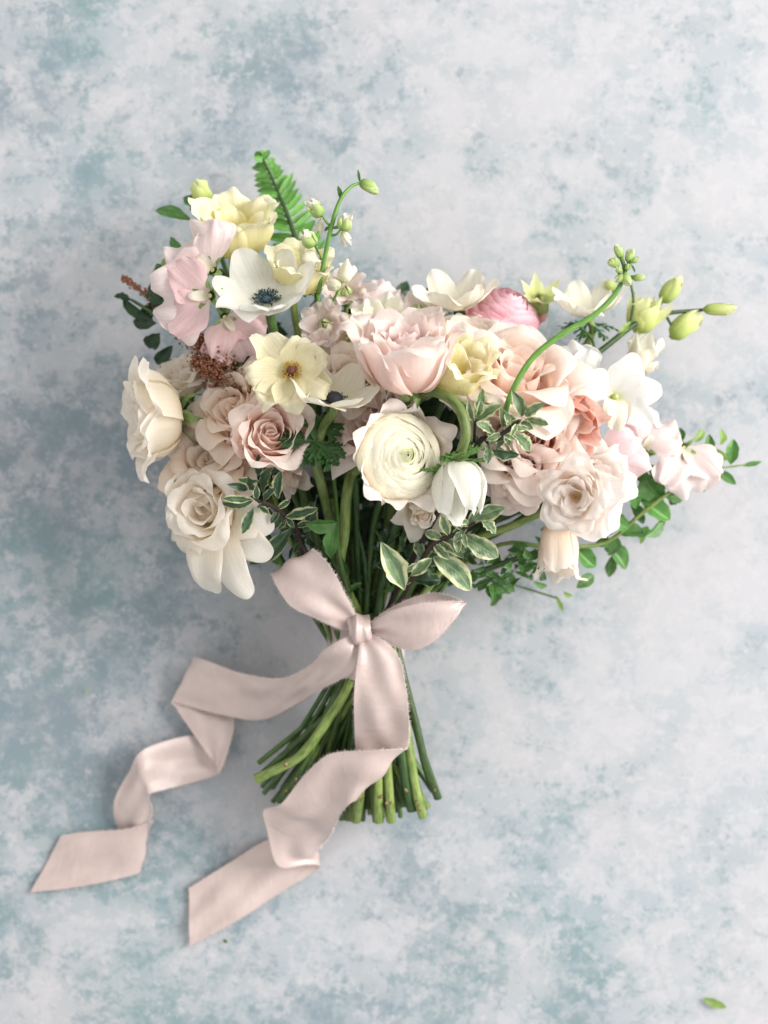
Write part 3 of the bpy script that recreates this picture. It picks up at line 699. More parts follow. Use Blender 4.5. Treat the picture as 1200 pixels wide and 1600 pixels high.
# ------------------------------------------------------------------ anemones
G_ANE = 'anemones of the bouquet'
root, R, rng = bloom('anemone', 'white open anemone with slate stamens at the upper left', 'anemone', 414, 456, .110, (-.12, .70, .70), 82, G_ANE, zc=.22, stem=3.0, seed=3, smat='stem')
bowl(root, R, rng, [M['white']], n=7, depth=.55, W=1.0, ruf=.02, noise=.035, point=.0, spin=.3)
dome(root, R, M['anther'], .10, .08, .03, rng=rng)
stamens(root, R, rng, .09, .28, 120, M['anther'], .021, .13)
root, R, rng = bloom('anemone', 'cream anemone with inky dome centre seen from the side', 'anemone', 524, 610, .132, (.10, .84, .52), 74, G_ANE, zc=.28, stem=2.8, seed=1,
                     smat='stem_l', mid=[(505, 668, .112), (494, 715, .108), (503, 760, .098), (516, 815, .08)])
bowl(root, R, rng, [M['cream']], n=6, depth=.5, W=.98, ruf=.016, noise=.03)
dome(root, R, M['inky'], .19, .19, .05, rng=rng)
stamens(root, R, rng, .18, .30, 46, M['inky'], .02, .14)
cr, R2, rng = bloom('anemone_leaf_collar', 'ruff of finely cut green leaves on the light green stem', 'leaf collar', 492, 690, .114, (.1, .55, .8), 58, None, zc=.0, nostem=True)
dissected(cr, R2, rng, M['collar'], n=9, L=1.0, z=0, up=.15)
root, R, rng = bloom('anemone', 'nodding closed white anemone on an arched stem', 'anemone', 716, 768, .128, (.10, -.93, .34), 47, G_ANE, zc=.95, stem=4.0, seed=6, nostem=True)
for li, (rm, n, m) in enumerate([(.62, 3, 'white'), (.80, 4, 'white')]):
    for i in range(n):
        add_petal(root, R, M[m], cup(rm*rng.uniform(.92, 1.1), (1.9-.1*li)*rng.uniform(.9, 1.06), -.16, -.03), 1.25, rng, li*1.0+2*np.pi*i/n+.4+rng.uniform(-.2, .2), rnd=.42, rn=2.0, flat=1.15, noise=.04, skew=.10, ruf=.02, curl=.06, nu=14, nv=14)
dissected(root, R, rng, M['collar2'], n=9, L=1.25, z=-.12, up=.2, lobes=7)
Bi = frame((.10, -.93, .34)); base = np.array(root.location)
pts = [base, P(721, 705, .138), P(728, 672, .142), P(716, 636, .140), P(690, 616, .134), P(662, 616, .122), P(640, 660, .085), P(600, 850, .05), P(575, 1010, .05), P(600, 1262, .03)]
V_, F_, uv_, mi_ = tube_mesh(pts, [.0026, .0029, .0029, .0028, .0026], 10, 8)
mk('stem', (V_-base)@Bi, F_, None, root, uv_, mats=[M['stem_l'], M['cut']], mi=mi_)
root, R, rng = bloom('anemone', 'white anemone seen from the side at the blurred upper right', 'anemone', 918, 478, .06, (-.05, .92, .35), 62, G_ANE, zc=.25, seed=4)
bowl(root, R, rng, [M['cream'], M['white']], n=7, depth=.6, W=.85, layers=1, ruf=.02)
dissected(root, R, rng, M['collar'], n=6, L=.7, z=-.2, up=-.3, lobes=5)
root, R, rng = bloom('anemone', 'cream anemone beside the pink ranunculus', 'anemone', 712, 466, .066, (-.1, .85, .5), 68, G_ANE, zc=.25, seed=8)
bowl(root, R, rng, [M['cream']], n=6, depth=.7, W=.95, ruf=.03)
dissected(root, R, rng, M['collar2'], n=5, L=.7, z=-.15, up=-.2, lobes=5)

# butter yellow bloom with brown cone
root, R, rng = bloom('butterfly_ranunculus', 'butter yellow open bloom with a brown cone and golden stamens', 'flower', 455, 578, .132, (-.05, .25, .96), 74, None, zc=.15, stem=2.6, seed=5)
bowl(root, R, rng, [M['butter']], n=7, depth=.22, W=.86, ruf=.03, rf=2.6, noise=.05, jag=.035, azs=[.45, 1.15, 2.25, 3.35, 4.0, 4.75, 5.7], lens=[.85, .78, 1.18, 1.04, 1.05, .95, 1.0], droop=.9, curl=-.1)
dome(root, R, M['cone'], .11, .20, .05, 'cone', rng=rng)
stamens(root, R, rng, .10, .22, 100, M['gold'], .020, .15)

# ------------------------------------------------------------------ pale yellow ruffled lisianthus
G_YEL = 'pale yellow ruffled blooms'
for lab, px, py, z, ax, Rp, sd, ms in [
    ('pale yellow ruffled bloom at the top left below the fern', 368, 356, .072, (.05, .82, .55), 76, 1, 'yellow'),
    ('yellow ruffled bloom between the white anemone and the delphinium', 468, 424, .092, (.15, .78, .6), 60, 2, 'yellow'),
    ('soft yellow bloom tucked behind the large blush rose', 716, 574, .122, (.3, .66, .66), 68, 3, 'yellow')]:
    root, R, rng = bloom('lisianthus', lab, 'flower', px, py, z, ax, Rp, G_YEL, zc=.5, seed=sd)
    for li, (rm, h, n) in enumerate([(.35, .75, 3), (.55, .92, 4), (.70, 1.0, 5)]):
        for i in range(n):
            add_petal(root, R, M[ms], cup(rm, h*rng.uniform(.92, 1.06), .18, .08), 1.15*rm+.45, rng, li*.9+2*np.pi*i/n, ruf=.035, rf=2.0, jag=.02, rnd=.25, noise=.03, skew=.06, flat=1.1, nu=18, nv=12)
    hip_and_sepals(root, R, rng, n=5, L=.3, spread=.4, hip=True, hr=.16)

# coral bloom
root, R, rng = bloom('lisianthus', 'coral orange folded bloom beside the white orchid', 'flower', 893, 662, .098, (.12, -.35, .75), 62, None, zc=.45, seed=2)
for li, (rm, h, n) in enumerate([(.34, .9, 3), (.55, 1.05, 4), (.68, 1.0, 4)]):
    for i in range(n):
        add_petal(root, R, M['coral' if li else 'peach_in'], cup(rm, h, .12, .12), 1.2*rm+.5, rng, li+2*np.pi*i/n, ruf=.03, rf=1.6, point=.25, noise=.04, skew=.08, nu=16, nv=12)

# ------------------------------------------------------------------ sweet peas
G_SP = 'sweet peas of the bouquet'
def pea(label, px, py, z, axis, Rpx, spin, back='sweet', front='sweet', W=1.75, seed=0, wing=True, zc=.05):
    root, R, rng = bloom('sweet_pea', label, 'sweet pea', px, py, z, axis, Rpx, G_SP, spin=spin, zc=zc, stem=1.5, seed=seed)
    sweet_pea(root, R, rng, M[back], M[front], W, wing)
pea('pale pink sweet pea at the top left beside the yellow bloom', 330, 420, .105, (-.35, .25, .9), 84, 38, seed=1)
pea('pale pink sweet pea with two folded lobes at the left', 326, 462, .108, (-.2, -.1, .95), 88, 92, 'sweet', 'sweet2', seed=6)
pea('dusky pink sweet pea shaded under the white anemone', 352, 496, .085, (.2, -.2, .9), 70, 210, 'sweet2', 'sweet2', seed=3)
pea('bright pink sweet pea on the right below the orchid', 936, 708, .078, (.2, .1, .95), 76, 250, 'sweet3', 'sweet3', seed=4)
pea('pale pink sweet pea on the right in the middle of three', 1008, 700, .066, (.1, .25, .95), 62, -30, 'sweet', 'sweet', seed=5)
pea('palest sweet pea at the far right end', 1070, 700, .058, (.2, -.1, .95), 72, 190, 'sweet', 'sweet', seed=6)
pea('blush sweet pea at the top centre behind the large rose', 580, 486, .06, (0, .5, .8), 62, 0, 'sweet', 'sweet', seed=7)
pea('creamy pink sweet pea at the right between orchid and buds', 905, 590, .078, (.1, .2, .95), 56, 20, 'pure', 'pure', seed=8)

# ------------------------------------------------------------------ white orchid
root, R, rng = bloom('orchid', 'bright white orchid with a greenish lip on the right', 'orchid', 962, 620, .094, (.05, .05, 1), 80, None, zc=.1, stem=2.0)
for az, L_, W_ in [(10, .95, .72), (62, .95, .78), (165, .95, .95), (205, .8, .62), (320, .92, .60)]:
    add_petal(root, R, M['pure'], [(.03, 0), (.3*L_, .10), (.65*L_, .18), (L_, .06)], W_, rng, math.radians(az), flat=3, rmin=.7, base=.22, vm=.6, rnd=.4, rn=2.2, noise=.03, ruf=.012, nu=14, nv=12)
add_petal(root, R, M['cream'], [(.03, .03), (.15, .25), (.42, .34), (.68, .18)], .62, rng, math.radians(268), 'lip', flat=1.2, rmin=.3, base=.3, ruf=.05, rf=2.4, noise=.03, nu=16, nv=12)
dome(root, R, M['budlime'], .07, .16, .02, 'column', rng=rng)

# greenish star flower beside the pink ranunculus
root, R, rng = bloom('hellebore', 'lime yellow star shaped bloom at the upper right', 'flower', 846, 462, .05, (.1, .75, .6), 44, None, zc=.15, stem=1.6)
bowl(root, R, rng, [M['lime']], n=7, depth=.5, W=.5, point=.35, ruf=.01, rnd=.2)
stamens(root, R, rng, .03, .16, 24, M['gold'], .02, .2)
bud(root, np.zeros(3), (0, 0, -.012), (0, 0, .004), .012, M['budgreen'], rng, name='calyx')

# ------------------------------------------------------------------ stock florets in the middle top
G_ST = 'blush stock florets at the top centre'
for lab, px, py, z, ax, Rp, mt, sd in [
    ('cream stock floret above the large rose on its left', 592, 500, .092, (-.1, .6, .8), 52, 'cream', 1),
    ('blush stock floret left of the large rose', 506, 506, .090, (-.3, .2, .9), 44, 'stock', 2),
    ('peach tinted stock floret touching the large rose', 548, 530, .088, (.1, .1, .95), 44, 'champ', 3),
    ('pale stock floret at the foot of the delphinium', 540, 452, .075, (0, .6, .8), 46, 'stock', 4),
    ('blush stock floret above the butter yellow bloom', 497, 548, .094, (.2, -.1, .95), 36, 'stock', 5),
    ('pale pink stock floret at the top right of the large rose', 652, 482, .072, (.1, .8, .5), 44, 'stock', 6)]:
    root, R, rng = bloom('stock_floret', lab, 'flower', px, py, z, ax, Rp, G_ST, zc=.2, stem=1.5, seed=sd)
    bowl(root, R, rng, [M[mt], M[mt]], n=5, depth=.4, W=.95, layers=2, ruf=.045, rf=2.0, noise=.05)
    bud(root, np.zeros(3), (0, 0, -.010), (0, 0, .006), .009, M['budgreen'], rng, name='calyx')

# ------------------------------------------------------------------ foliage sprigs
def sprig(name, label, cat, tw, leaves, mat, seed, twmat='twig', r=(.0016, .0009), twigs=(), z0=None, join_tie=False, group=None, kw=None, extra=0):
    rng = np.random.default_rng(seed)
    pts = [P(*p) for p in tw]; org = pts[0].copy()
    if join_tie: pts = [P(575+rng.uniform(-30, 30), 1235, .03), P(570+rng.uniform(-25, 25), 1010, .05+rng.uniform(-.006, .008))]+pts; org = pts[0].copy()
    root = empty(name, org, label, cat, group)
    tube('stem', pts, list(r) if not join_tie else [r[0], r[0], r[0], r[1]], M[twmat], root, org=org, n=7)
    for t2 in twigs: tube('stem', [P(*p) for p in t2], [r[1], r[1]*.8], M[twmat], root, org=org, n=6)
    for c_ in range(extra):
        q_ = crom(pts[-(len(tw)):], 8); i_ = int(rng.uniform(.12, 1)*(len(q_)-1)); b_ = q_[i_]; a_ = rng.uniform(0, 6.28); l_ = rng.uniform(.006, .013)
        leaf(root, org, b_, b_+np.array([math.cos(a_), math.sin(a_), rng.uniform(-.2, .7)])*l_, l_*rng.uniform(.38, .55), M[mat], rng, wavy=.14, fold=rng.uniform(.2, .6), bend=rng.uniform(0, .4), shape=1.2, rag=.1)
    for lf in leaves:
        bx, by, bz, tx, ty, tz, W = lf[:7]; o = lf[7] if len(lf) > 7 else {}
        q = dict(roll=rng.uniform(-.6, .6), bend=rng.uniform(.05, .45), fold=rng.uniform(.15, .65), wavy=rng.uniform(.08, .17), wf=rng.uniform(2.2, 4.2), shape=rng.uniform(1.0, 1.35), side=rng.uniform(-.09, .09), pw=rng.uniform(.62, .85), rag=.10); q.update(kw or {}); q.update(o)
        m = M[q.pop('m', mat)]
        leaf(root, org, P(bx, by, bz), P(tx, ty, tz), SZ(W, bz), m, rng, **q)
    return root, org, rng
z = .108
sprig('pittosporum_sprig', 'dark variegated leaf sprig over the ivory rose on the left', 'leaf sprig', [(474, 860, .08), (466, 830, .088), (444, 804, .098), (422, 789, .106), (401, 781, .112)],
  [(411, 771, z, 420, 733, .122, 19), (435, 780, z, 438, 739, .115, 17), (407, 745, z, 404, 717, .118, 15), (424, 743, z, 435, 722, .116, 15), (405, 752, z, 374, 751, .116, 13),
   (396, 767, z, 386, 750, .12, 13), (387, 765, z, 360, 759, .118, 14), (395, 782, z, 348, 792, .113, 15), (394, 780, z, 350, 778, .118, 13), (396, 793, z, 379, 834, .112, 17), (405, 791, z, 419, 800, .115, 11),
   (446, 808, .1, 492, 791, .108, 20, dict(wavy=.16)), (457, 824, .092, 389, 882, .094, 27, dict(wavy=.14, fold=.6)), (474, 832, .086, 490, 786, .09, 24), (401, 780, .112, 402, 763, .122, 12), (412, 784, .11, 425, 766, .12, 12)],
  'variegated_dark', 3, join_tie=True, extra=12)
z = .130
sprig('pittosporum_sprig', 'variegated leaf sprig above the nodding anemone', 'leaf sprig', [(733, 716, .118), (767, 690, .128), (795, 671, .134), (812, 657, .138)],
  [(741, 660, z, 781, 631, .14, 24), (740, 652, z, 706, 619, .136, 26), (742, 650, z, 755, 608, .138, 21), (741, 660, z, 731, 631, .142, 13), (744, 652, z, 752, 630, .146, 13), (783, 668, z, 782, 638, .14, 15),
   (770, 678, z, 749, 660, .138, 20), (773, 679, z, 766, 694, .132, 11), (804, 660, z, 789, 648, .142, 16), (816, 651, z, 803, 616, .142, 19), (820, 650, z, 843, 630, .142, 20), (820, 655, z, 856, 663, .139, 16),
   (814, 660, z, 830, 668, .136, 16), (799, 676, z, 829, 704, .134, 25), (761, 702, .124, 812, 712, .122, 19, dict(m='variegated_dark')), (800, 668, z, 771, 700, .128, 12), (735, 690, .122, 752, 700, .122, 18, dict(m='variegated_dark')), (741, 690, .12, 722, 708, .12, 16)],
  'variegated', 5, join_tie=True, extra=14, twigs=[[(738, 712, .118), (741, 685, .124), (742, 655, .132)]])
z = .095
sprig('pittosporum_sprig', 'variegated leaf sprig hanging over the stems below the pale rose', 'leaf sprig', [(630, 932, .078), (655, 885, .088), (677, 850, .096), (710, 835, .102), (742, 817, .108)],
  [(632, 922, .09, 596, 848, .103, 36, dict(wavy=.13, roll=.1)), (642, 900, z, 672, 873, .102, 20, dict(wavy=.2, fold=.7)), (677, 870, z, 737, 922, .096, 36, dict(wavy=.12)), (680, 845, z, 722, 866, .104, 23),
   (722, 835, .102, 777, 868, .108, 32, dict(wavy=.12)), (740, 812, .11, 788, 794, .116, 26), (752, 812, .112, 776, 832, .114, 19), (732, 817, .11, 714, 813, .116, 12), (660, 880, .085, 715, 868, .085, 30, dict(m='variegated_dark')),
   (645, 905, .08, 690, 905, .078, 26, dict(m='variegated_dark'))], 'variegated', 7, join_tie=True, extra=18)
sprig('leaf_shoot', 'pair of smooth green leaves beside the thick bent stem', 'leaf', [(530, 870, .085), (527, 815, .098)],
  [(527, 816, .098, 480, 823, .104, 25, dict(wavy=.02)), (526, 816, .098, 512, 872, .1, 26, dict(wavy=.02, roll=.4)), (545, 900, .075, 520, 850, .085, 20)], 'green', 2, twmat='stem', join_tie=True)

# trailing vine on the right
vl = [(948, 852, .03, 980, 889, .028, 35), (902, 858, .04, 932, 886, .038, 28), (1000, 776, .045, 1048, 812, .045, 36), (985, 788, .045, 1008, 818, .04, 24), (962, 795, .05, 945, 838, .045, 24), (1005, 742, .052, 1034, 782, .05, 42),
      (980, 758, .055, 1002, 795, .05, 28), (945, 800, .06, 985, 828, .055, 28), (925, 835, .05, 975, 815, .05, 22), (1108, 678, .05, 1102, 732, .05, 20), (1146, 686, .045, 1142, 726, .045, 21), (1118, 733, .045, 1152, 758, .04, 15),
      (1105, 742, .045, 1099, 770, .04, 13), (1160, 728, .04, 1191, 719, .04, 9), (1062, 668, .05, 1064, 692, .05, 16), (1100, 672, .045, 1088, 690, .05, 14, dict(m='vine2')), (1125, 695, .045, 1130, 672, .05, 14, dict(m='vine2')), (1135, 720, .045, 1115, 700, .05, 14, dict(m='vine2')),
      (1040, 812, .03, 1022, 832, .03, 10, dict(m='vine2')), (1010, 830, .03, 1000, 850, .03, 10, dict(m='vine2')), (890, 852, .045, 870, 880, .04, 26), (1015, 745, .055, 985, 735, .05, 24), (965, 770, .055, 990, 765, .055, 26)]
rg = np.random.default_rng(15)
for k in range(12):
    x = rg.uniform(925, 1050); y = 880-(x-925)*.85+rg.uniform(-40, 28); a = rg.uniform(0, 6.28); l = rg.uniform(24, 42); zz = rg.uniform(.022, .05)
    vl.append((x, y, zz, x+l*math.cos(a), y+l*math.sin(a), zz+rg.uniform(-.008, .008), rg.uniform(16, 28), dict(m='green' if k % 3 else 'vine')))
sprig('trailing_vine', 'green oval leaved vine trailing out at the far right', 'vine', [(760, 860, .05), (860, 855, .05), (945, 848, .045), (1005, 800, .05), (1060, 760, .05), (1110, 735, .045), (1165, 726, .04)], vl, 'vine', 11, twmat='stem_l', r=(.0013, .0005), join_tie=True, kw=dict(wavy=.03, shape=.95))
rg = np.random.default_rng(5)
ll = []
for k in range(90):
    t = rg.uniform(0, 1); x = 745+150*t+rg.uniform(-15, 15); y = 905-60*t+rg.uniform(-28, 30); a = rg.uniform(0, 6.28); l = rg.uniform(16, 34)
    zz = rg.uniform(.03, .085); ll.append((x, y, zz, x+l*math.cos(a), y+l*.8*math.sin(a), zz+rg.uniform(-.015, .01), rg.uniform(7, 13)))
ll += [(778, 906, .03, 771, 952, .02, 18), (768, 905, .035, 790, 925, .03, 14), (832, 908, .03, 856, 916, .025, 10), (868, 930, .02, 879, 957, .02, 8, dict(m='vine2')), (880, 925, .02, 895, 932, .02, 8, dict(m='vine2'))]
sprig('leafy_filler', 'narrow green leaves under the drooping rose at the lower right', 'leaf sprig', [(680, 920, .055), (745, 895, .05), (820, 870, .05), (890, 850, .05)], ll, 'green', 12, twmat='stem', r=(.0018, .0008), join_tie=True,
      twigs=[[(745, 895, .05), (775, 905, .03), (872, 935, .02)], [(700, 915, .055), (780, 880, .06), (845, 860, .06), (868, 870, .06)]])
rg = np.random.default_rng(25); ll = []
for k in range(120):
    t = rg.uniform(0, 1); x = 440+280*t+rg.uniform(-15, 15); y = 862+40*math.sin(3.1*t)+rg.uniform(-75, 35)*(1-.3*t); a = rg.uniform(-1.2, 1.2)-1.57; l = rg.uniform(14, 30)
    zz = rg.uniform(.045, .084); ll.append((x, y, zz, x+l*math.cos(a), y+l*math.sin(a), zz+rg.uniform(-.006, .010), rg.uniform(5, 10), dict(m='dark' if k % 3 else 'green')))
sprig('leafy_filler', 'small narrow dark leaves between the stems above the bow', 'leaf sprig', [(575, 930, .06), (570, 880, .065), (560, 830, .07)], ll, 'dark', 19, twmat='stem_d', r=(.0016, .0007), join_tie=True,
      twigs=[[(575, 930, .06), (520, 880, .062), (455, 830, .066)], [(578, 930, .06), (640, 885, .062), (715, 860, .066)]])
# left greens
ll = [(240, 500, .05, 190, 466, .045, 17), (245, 505, .05, 204, 500, .045, 19), (238, 470, .05, 215, 520, .04, 26), (255, 480, .055, 230, 440, .05, 24), (250, 520, .05, 225, 545, .04, 26), (262, 470, .06, 236, 478, .05, 20), (270, 540, .05, 240, 575, .04, 22),
      (205, 470, .045, 178, 462, .045, 14), (265, 440, .05, 238, 412, .045, 22, dict(m='green')), (275, 560, .05, 250, 590, .045, 24)]
sprig('dark_leaf_sprig', 'dark green leaf sprig sticking out at the left edge', 'leaf sprig', [(330, 560, .05), (280, 520, .05), (240, 490, .05), (205, 468, .046)], ll, 'dark', 13, twmat='stem_d', join_tie=True)
root, org, rng = sprig('budded_sprig', 'pale green bud with smooth leaves at the top left', 'bud', [(345, 400, .05), (325, 350, .048), (322, 318, .046)],
      [(300, 345, .048, 240, 320, .042, 24, dict(wavy=.02)), (310, 335, .048, 290, 300, .045, 28), (320, 330, .045, 296, 312, .045, 20), (275, 400, .045, 248, 420, .04, 16, dict(m='vine2')), (285, 385, .05, 262, 375, .045, 18)], 'green', 14, twmat='stem', join_tie=True)
bud(root, org, P(324, 322, .046), P(305, 279, .05), SZ(32, .05), M['budlime'], rng)

# fern
rng = np.random.default_rng(21)
rp = [P(492, 440, .05), P(470, 395, .048), P(449, 335, .042), P(428, 285, .036), P(406, 238, .03)]
rc = crom(rp, 12); org = rp[0].copy()
root = empty('fern_frond', org, 'bright green fern frond sticking up at the top left', 'fern')
tube('stem', [P(580, 1240, .02), P(556, 1012, .04), P(530, 800, .035)]+rp, [.0016, .0016, .0015, .0006], M['stem'], root, org=org, n=6)
for k in range(3, len(rc)-1, 2):
    t = k/(len(rc)-1); d = rc[k+1]-rc[k]; d /= np.linalg.norm(d); s = np.cross(d, [0, 0, 1.]); s /= np.linalg.norm(s)
    L_ = SZ(48*math.sin(math.pi*min(1, (1-t)*.62+.03))**.8+3, .04)
    for sg in (-1, 1):
        b = rc[k]; ag = rng.uniform(.32, .68); tip = b+(s*sg*.86+d*ag)*L_*rng.uniform(.82, 1.08)+np.array([0, 0, rng.uniform(-.007, .005)])
        leaf(root, org, b, tip, SZ(11, .04), M['fern'], rng, 'pinna', bend=.12, fold=.3, wavy=.06, shape=.75, nu=4, nv=7, pw=.55, roll=rng.uniform(-.25, .25))

# astilbe plumes
def plume(label, pts, seed, n, spread):
    rng = np.random.default_rng(seed); pp = [P(*p) for p in pts]; org = pp[0].copy(); c = crom(pp, 20)
    root = empty('astilbe_plume', org, label, 'astilbe', 'rust brown astilbe plumes')
    tube('stem', pp, [.0011, .0005], M['rust'], root, org=org, n=5)
    parts = []
    for i in range(n):
        t = rng.uniform(0, 1); k = int(t*(len(c)-1)); sp = spread*(1.05-t*.75)
        o = c[k]+rng.standard_normal(3)*np.array([1, 1, .7])*sp*.5
        r_ = rng.uniform(.0004, .0011)
        V, F, uv = lathe([(.0001, -r_), (r_*.9, -r_*.4), (r_*.8, r_*.5), (.0001, r_*1.3)], 5)
        parts.append((V@frame(rng.standard_normal(3)+[0, 0, .01]).T+o-org, F, uv))
    V, F, uv = join(parts); mk('florets', V, F, M['rust'], root, uv, kind='stuff')
plume('thin rust astilbe tip poking out at the far left', [(300, 540, .05), (250, 480, .05), (222, 455, .048), (190, 433, .045)], 1, 330, .0045)
plume('rust astilbe plume in the shade left of the butter yellow bloom', [(365, 640, .07), (345, 590, .078), (325, 550, .08), (312, 530, .08)], 2, 1000, .013)
plume('rust astilbe plume beside the beige rose', [(375, 600, .08), (340, 585, .085), (300, 562, .08)], 3, 600, .010)

# ------------------------------------------------------------------ delphinium and budded stems
def floret(root, org, b, t, w, m1, m2, rng, spur=True):
    b = np.asarray(b, float); t = np.asarray(t, float)
    bud(root, org, b, t, w, m1, rng, n=5, open_=.4)
    if m2: bud(root, org, b+(t-b)*.35, b+(t-b)*1.35, w*.7, m2, rng, n=4, name='petal', open_=.5)
zz = .10
stemL = [(500, 500, .085), (499, 455, .098), (507, 405, .104), (519, 350, .108), (532, 312, .108), (548, 292, .106), (564, 285, .104)]
root, org, rng = sprig('delphinium_spike', 'slender green delphinium stem with nodding bud at the top', 'delphinium', stemL,
    [(533, 315, zz, 529, 296, .112, 8), (563, 286, zz, 560, 266, .106, 5), (519, 352, zz, 506, 360, .1, 6), (518, 358, zz, 537, 352, .1, 6)], 'green', 31, twmat='stem_v', r=(.0013, .0008), join_tie=True,
    twigs=[[(519, 355, .106), (511, 348, .108), (502, 334, .11)], [(516, 368, .106), (526, 366, .108), (534, 356, .11)], [(505, 415, .102), (500, 400, .1), (490, 380, .1)], [(521, 470, .09), (528, 455, .094), (535, 440, .096)]])
bud(root, org, P(562, 283, .104), P(592, 300, .102), SZ(19, .1), M['budgreen'], rng, n=5)
for bx, by, tx, ty, w_ in [(503, 338, 486, 318, 22), (533, 360, 543, 340, 22), (492, 384, 476, 366, 24)]:
    floret(root, org, P(bx, by, .108), P(tx, ty, .11), SZ(w_, .1), M['budgreen'], M['cream'], rng)
for bx, by, tx, ty, w_ in [(502, 342, 497, 368, 12), (535, 362, 545, 382, 15), (488, 392, 478, 412, 20), (470, 398, 500, 415, 24), (536, 440, 545, 412, 26), (530, 448, 512, 440, 20)]:
    bud(root, org, P(bx, by, .105), P(tx, ty, .1), SZ(w_, .1), M['cream'], rng, n=4, name='petal', open_=.8)
stemR = [(775, 720, .10), (789, 645, .128), (806, 600, .136), (834, 557, .14), (878, 522, .142), (928, 492, .142), (962, 458, .142), (977, 425, .142)]
root, org, rng = sprig('delphinium_spike', 'arching green stem ending in a cluster of small buds', 'delphinium', stemR, [(985, 412, .145, 993, 425, .146, 4)], 'green', 32, twmat='stem_v', r=(.0017, .0013), join_tie=True,
    twigs=[[(977, 425, .142), (974, 412, .144), (970, 402, .146)], [(976, 424, .142), (983, 412, .144), (987, 406, .146)], [(972, 436, .142), (965, 420, .144)], [(972, 440, .142), (985, 434, .144), (992, 433, .145)]])
for bx, by, tx, ty, w_ in [(972, 405, 962, 382, 12), (968, 415, 948, 408, 12), (966, 414, 955, 402, 12), (980, 410, 988, 388, 13), (986, 410, 998, 402, 9), (974, 430, 962, 440, 12), (974, 428, 984, 446, 15), (988, 434, 1008, 434, 12), (972, 424, 962, 420, 9), (978, 422, 984, 412, 9)]:
    bud(root, org, P(bx, by, .144), P(tx, ty, .146), SZ(w_, .14), M['budgreen'], rng, n=5)
root, org, rng = sprig('freesia_spray', 'blurred lime green buds on branching stems at the far right', 'bud spray', [(860, 640, .07), (915, 570, .064), (955, 535, .06), (995, 505, .056), (1040, 490, .05), (1100, 484, .045)],
    [(965, 530, .06, 985, 500, .06, 10)], 'vine2', 33, twmat='stem', r=(.0018, .001), join_tie=True,
    twigs=[[(1000, 503, .056), (1020, 485, .052), (1040, 465, .05)], [(985, 512, .056), (990, 470, .056), (985, 440, .056)], [(930, 560, .06), (925, 530, .06), (900, 505, .06)], [(1040, 492, .05), (1050, 510, .05)]])
for bx, by, tx, ty, w_ in [(1033, 472, 1066, 432, 27), (1098, 484, 1150, 482, 20), (1048, 528, 1094, 486, 32), (960, 455, 945, 440, 20)]:
    bud(root, org, P(bx, by, .05), P(tx, ty, .048), SZ(w_, .05), M['budlime'], rng, n=5)
for bx, by, tx, ty, w_ in [(995, 520, 1012, 462, 46), (1000, 520, 1040, 470, 26), (985, 585, 1018, 520, 40), (1000, 580, 1026, 562, 22)]:
    bud(root, org, P(bx, by, .05), P(tx, ty, .05), SZ(w_, .05), M['lime'] if by < 530 else M['cream'], rng, n=5, name='bud', open_=1.0)

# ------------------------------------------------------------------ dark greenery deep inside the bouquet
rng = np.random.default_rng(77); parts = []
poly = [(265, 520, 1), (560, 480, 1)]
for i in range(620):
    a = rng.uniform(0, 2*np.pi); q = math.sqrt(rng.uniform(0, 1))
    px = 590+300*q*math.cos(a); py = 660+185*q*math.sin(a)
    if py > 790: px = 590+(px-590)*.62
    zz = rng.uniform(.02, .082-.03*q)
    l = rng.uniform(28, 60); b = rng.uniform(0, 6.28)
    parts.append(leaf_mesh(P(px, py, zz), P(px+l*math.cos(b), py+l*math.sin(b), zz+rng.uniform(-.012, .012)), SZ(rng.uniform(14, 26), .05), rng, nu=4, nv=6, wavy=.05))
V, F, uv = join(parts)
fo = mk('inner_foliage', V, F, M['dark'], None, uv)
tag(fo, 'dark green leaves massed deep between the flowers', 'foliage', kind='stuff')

# ------------------------------------------------------------------ stems through the tie
BOT = [(402, 1217, .050), (412, 1240, .030), (426, 1253, .020), (440, 1250, .036), (455, 1262, .02), (470, 1268, .03), (488, 1270, .015), (505, 1275, .03), (520, 1278, .02), (532, 1280, .038), (545, 1281, .03), (556, 1277, .015),
       (566, 1282, .036), (578, 1272, .02), (590, 1283, .042), (600, 1270, .015), (611, 1284, .042), (622, 1268, .025), (632, 1258, .035), (640, 1262, .015), (649, 1267, .042), (660, 1277, .047), (668, 1262, .02), (685, 1245, .042), (676, 1236, .02)]
n = len(STEMS)
rng = np.random.default_rng(9)
bots = []
while len(bots) < n:
    for b in BOT:
        j = 0 if len(bots) < len(BOT) else 1
        bots.append((b[0]+j*rng.uniform(-12, 12), b[1]-j*rng.uniform(4, 30), max(.006, b[2]-j*rng.uniform(.0, .018))))
bots = sorted(bots[:n], key=lambda b: -b[0])
order = sorted(range(n), key=lambda i: STEMS[i]['base'][0])
T0 = P(572, 1012, .048)
slots = []
for i in range(n):
    q = math.sqrt((i+.5)/n); a = i*2.399963
    slots.append(T0+np.array([.0205*q*math.cos(a), 0, .0155*q*math.sin(a)]))
slots.sort(key=lambda s: s[0])
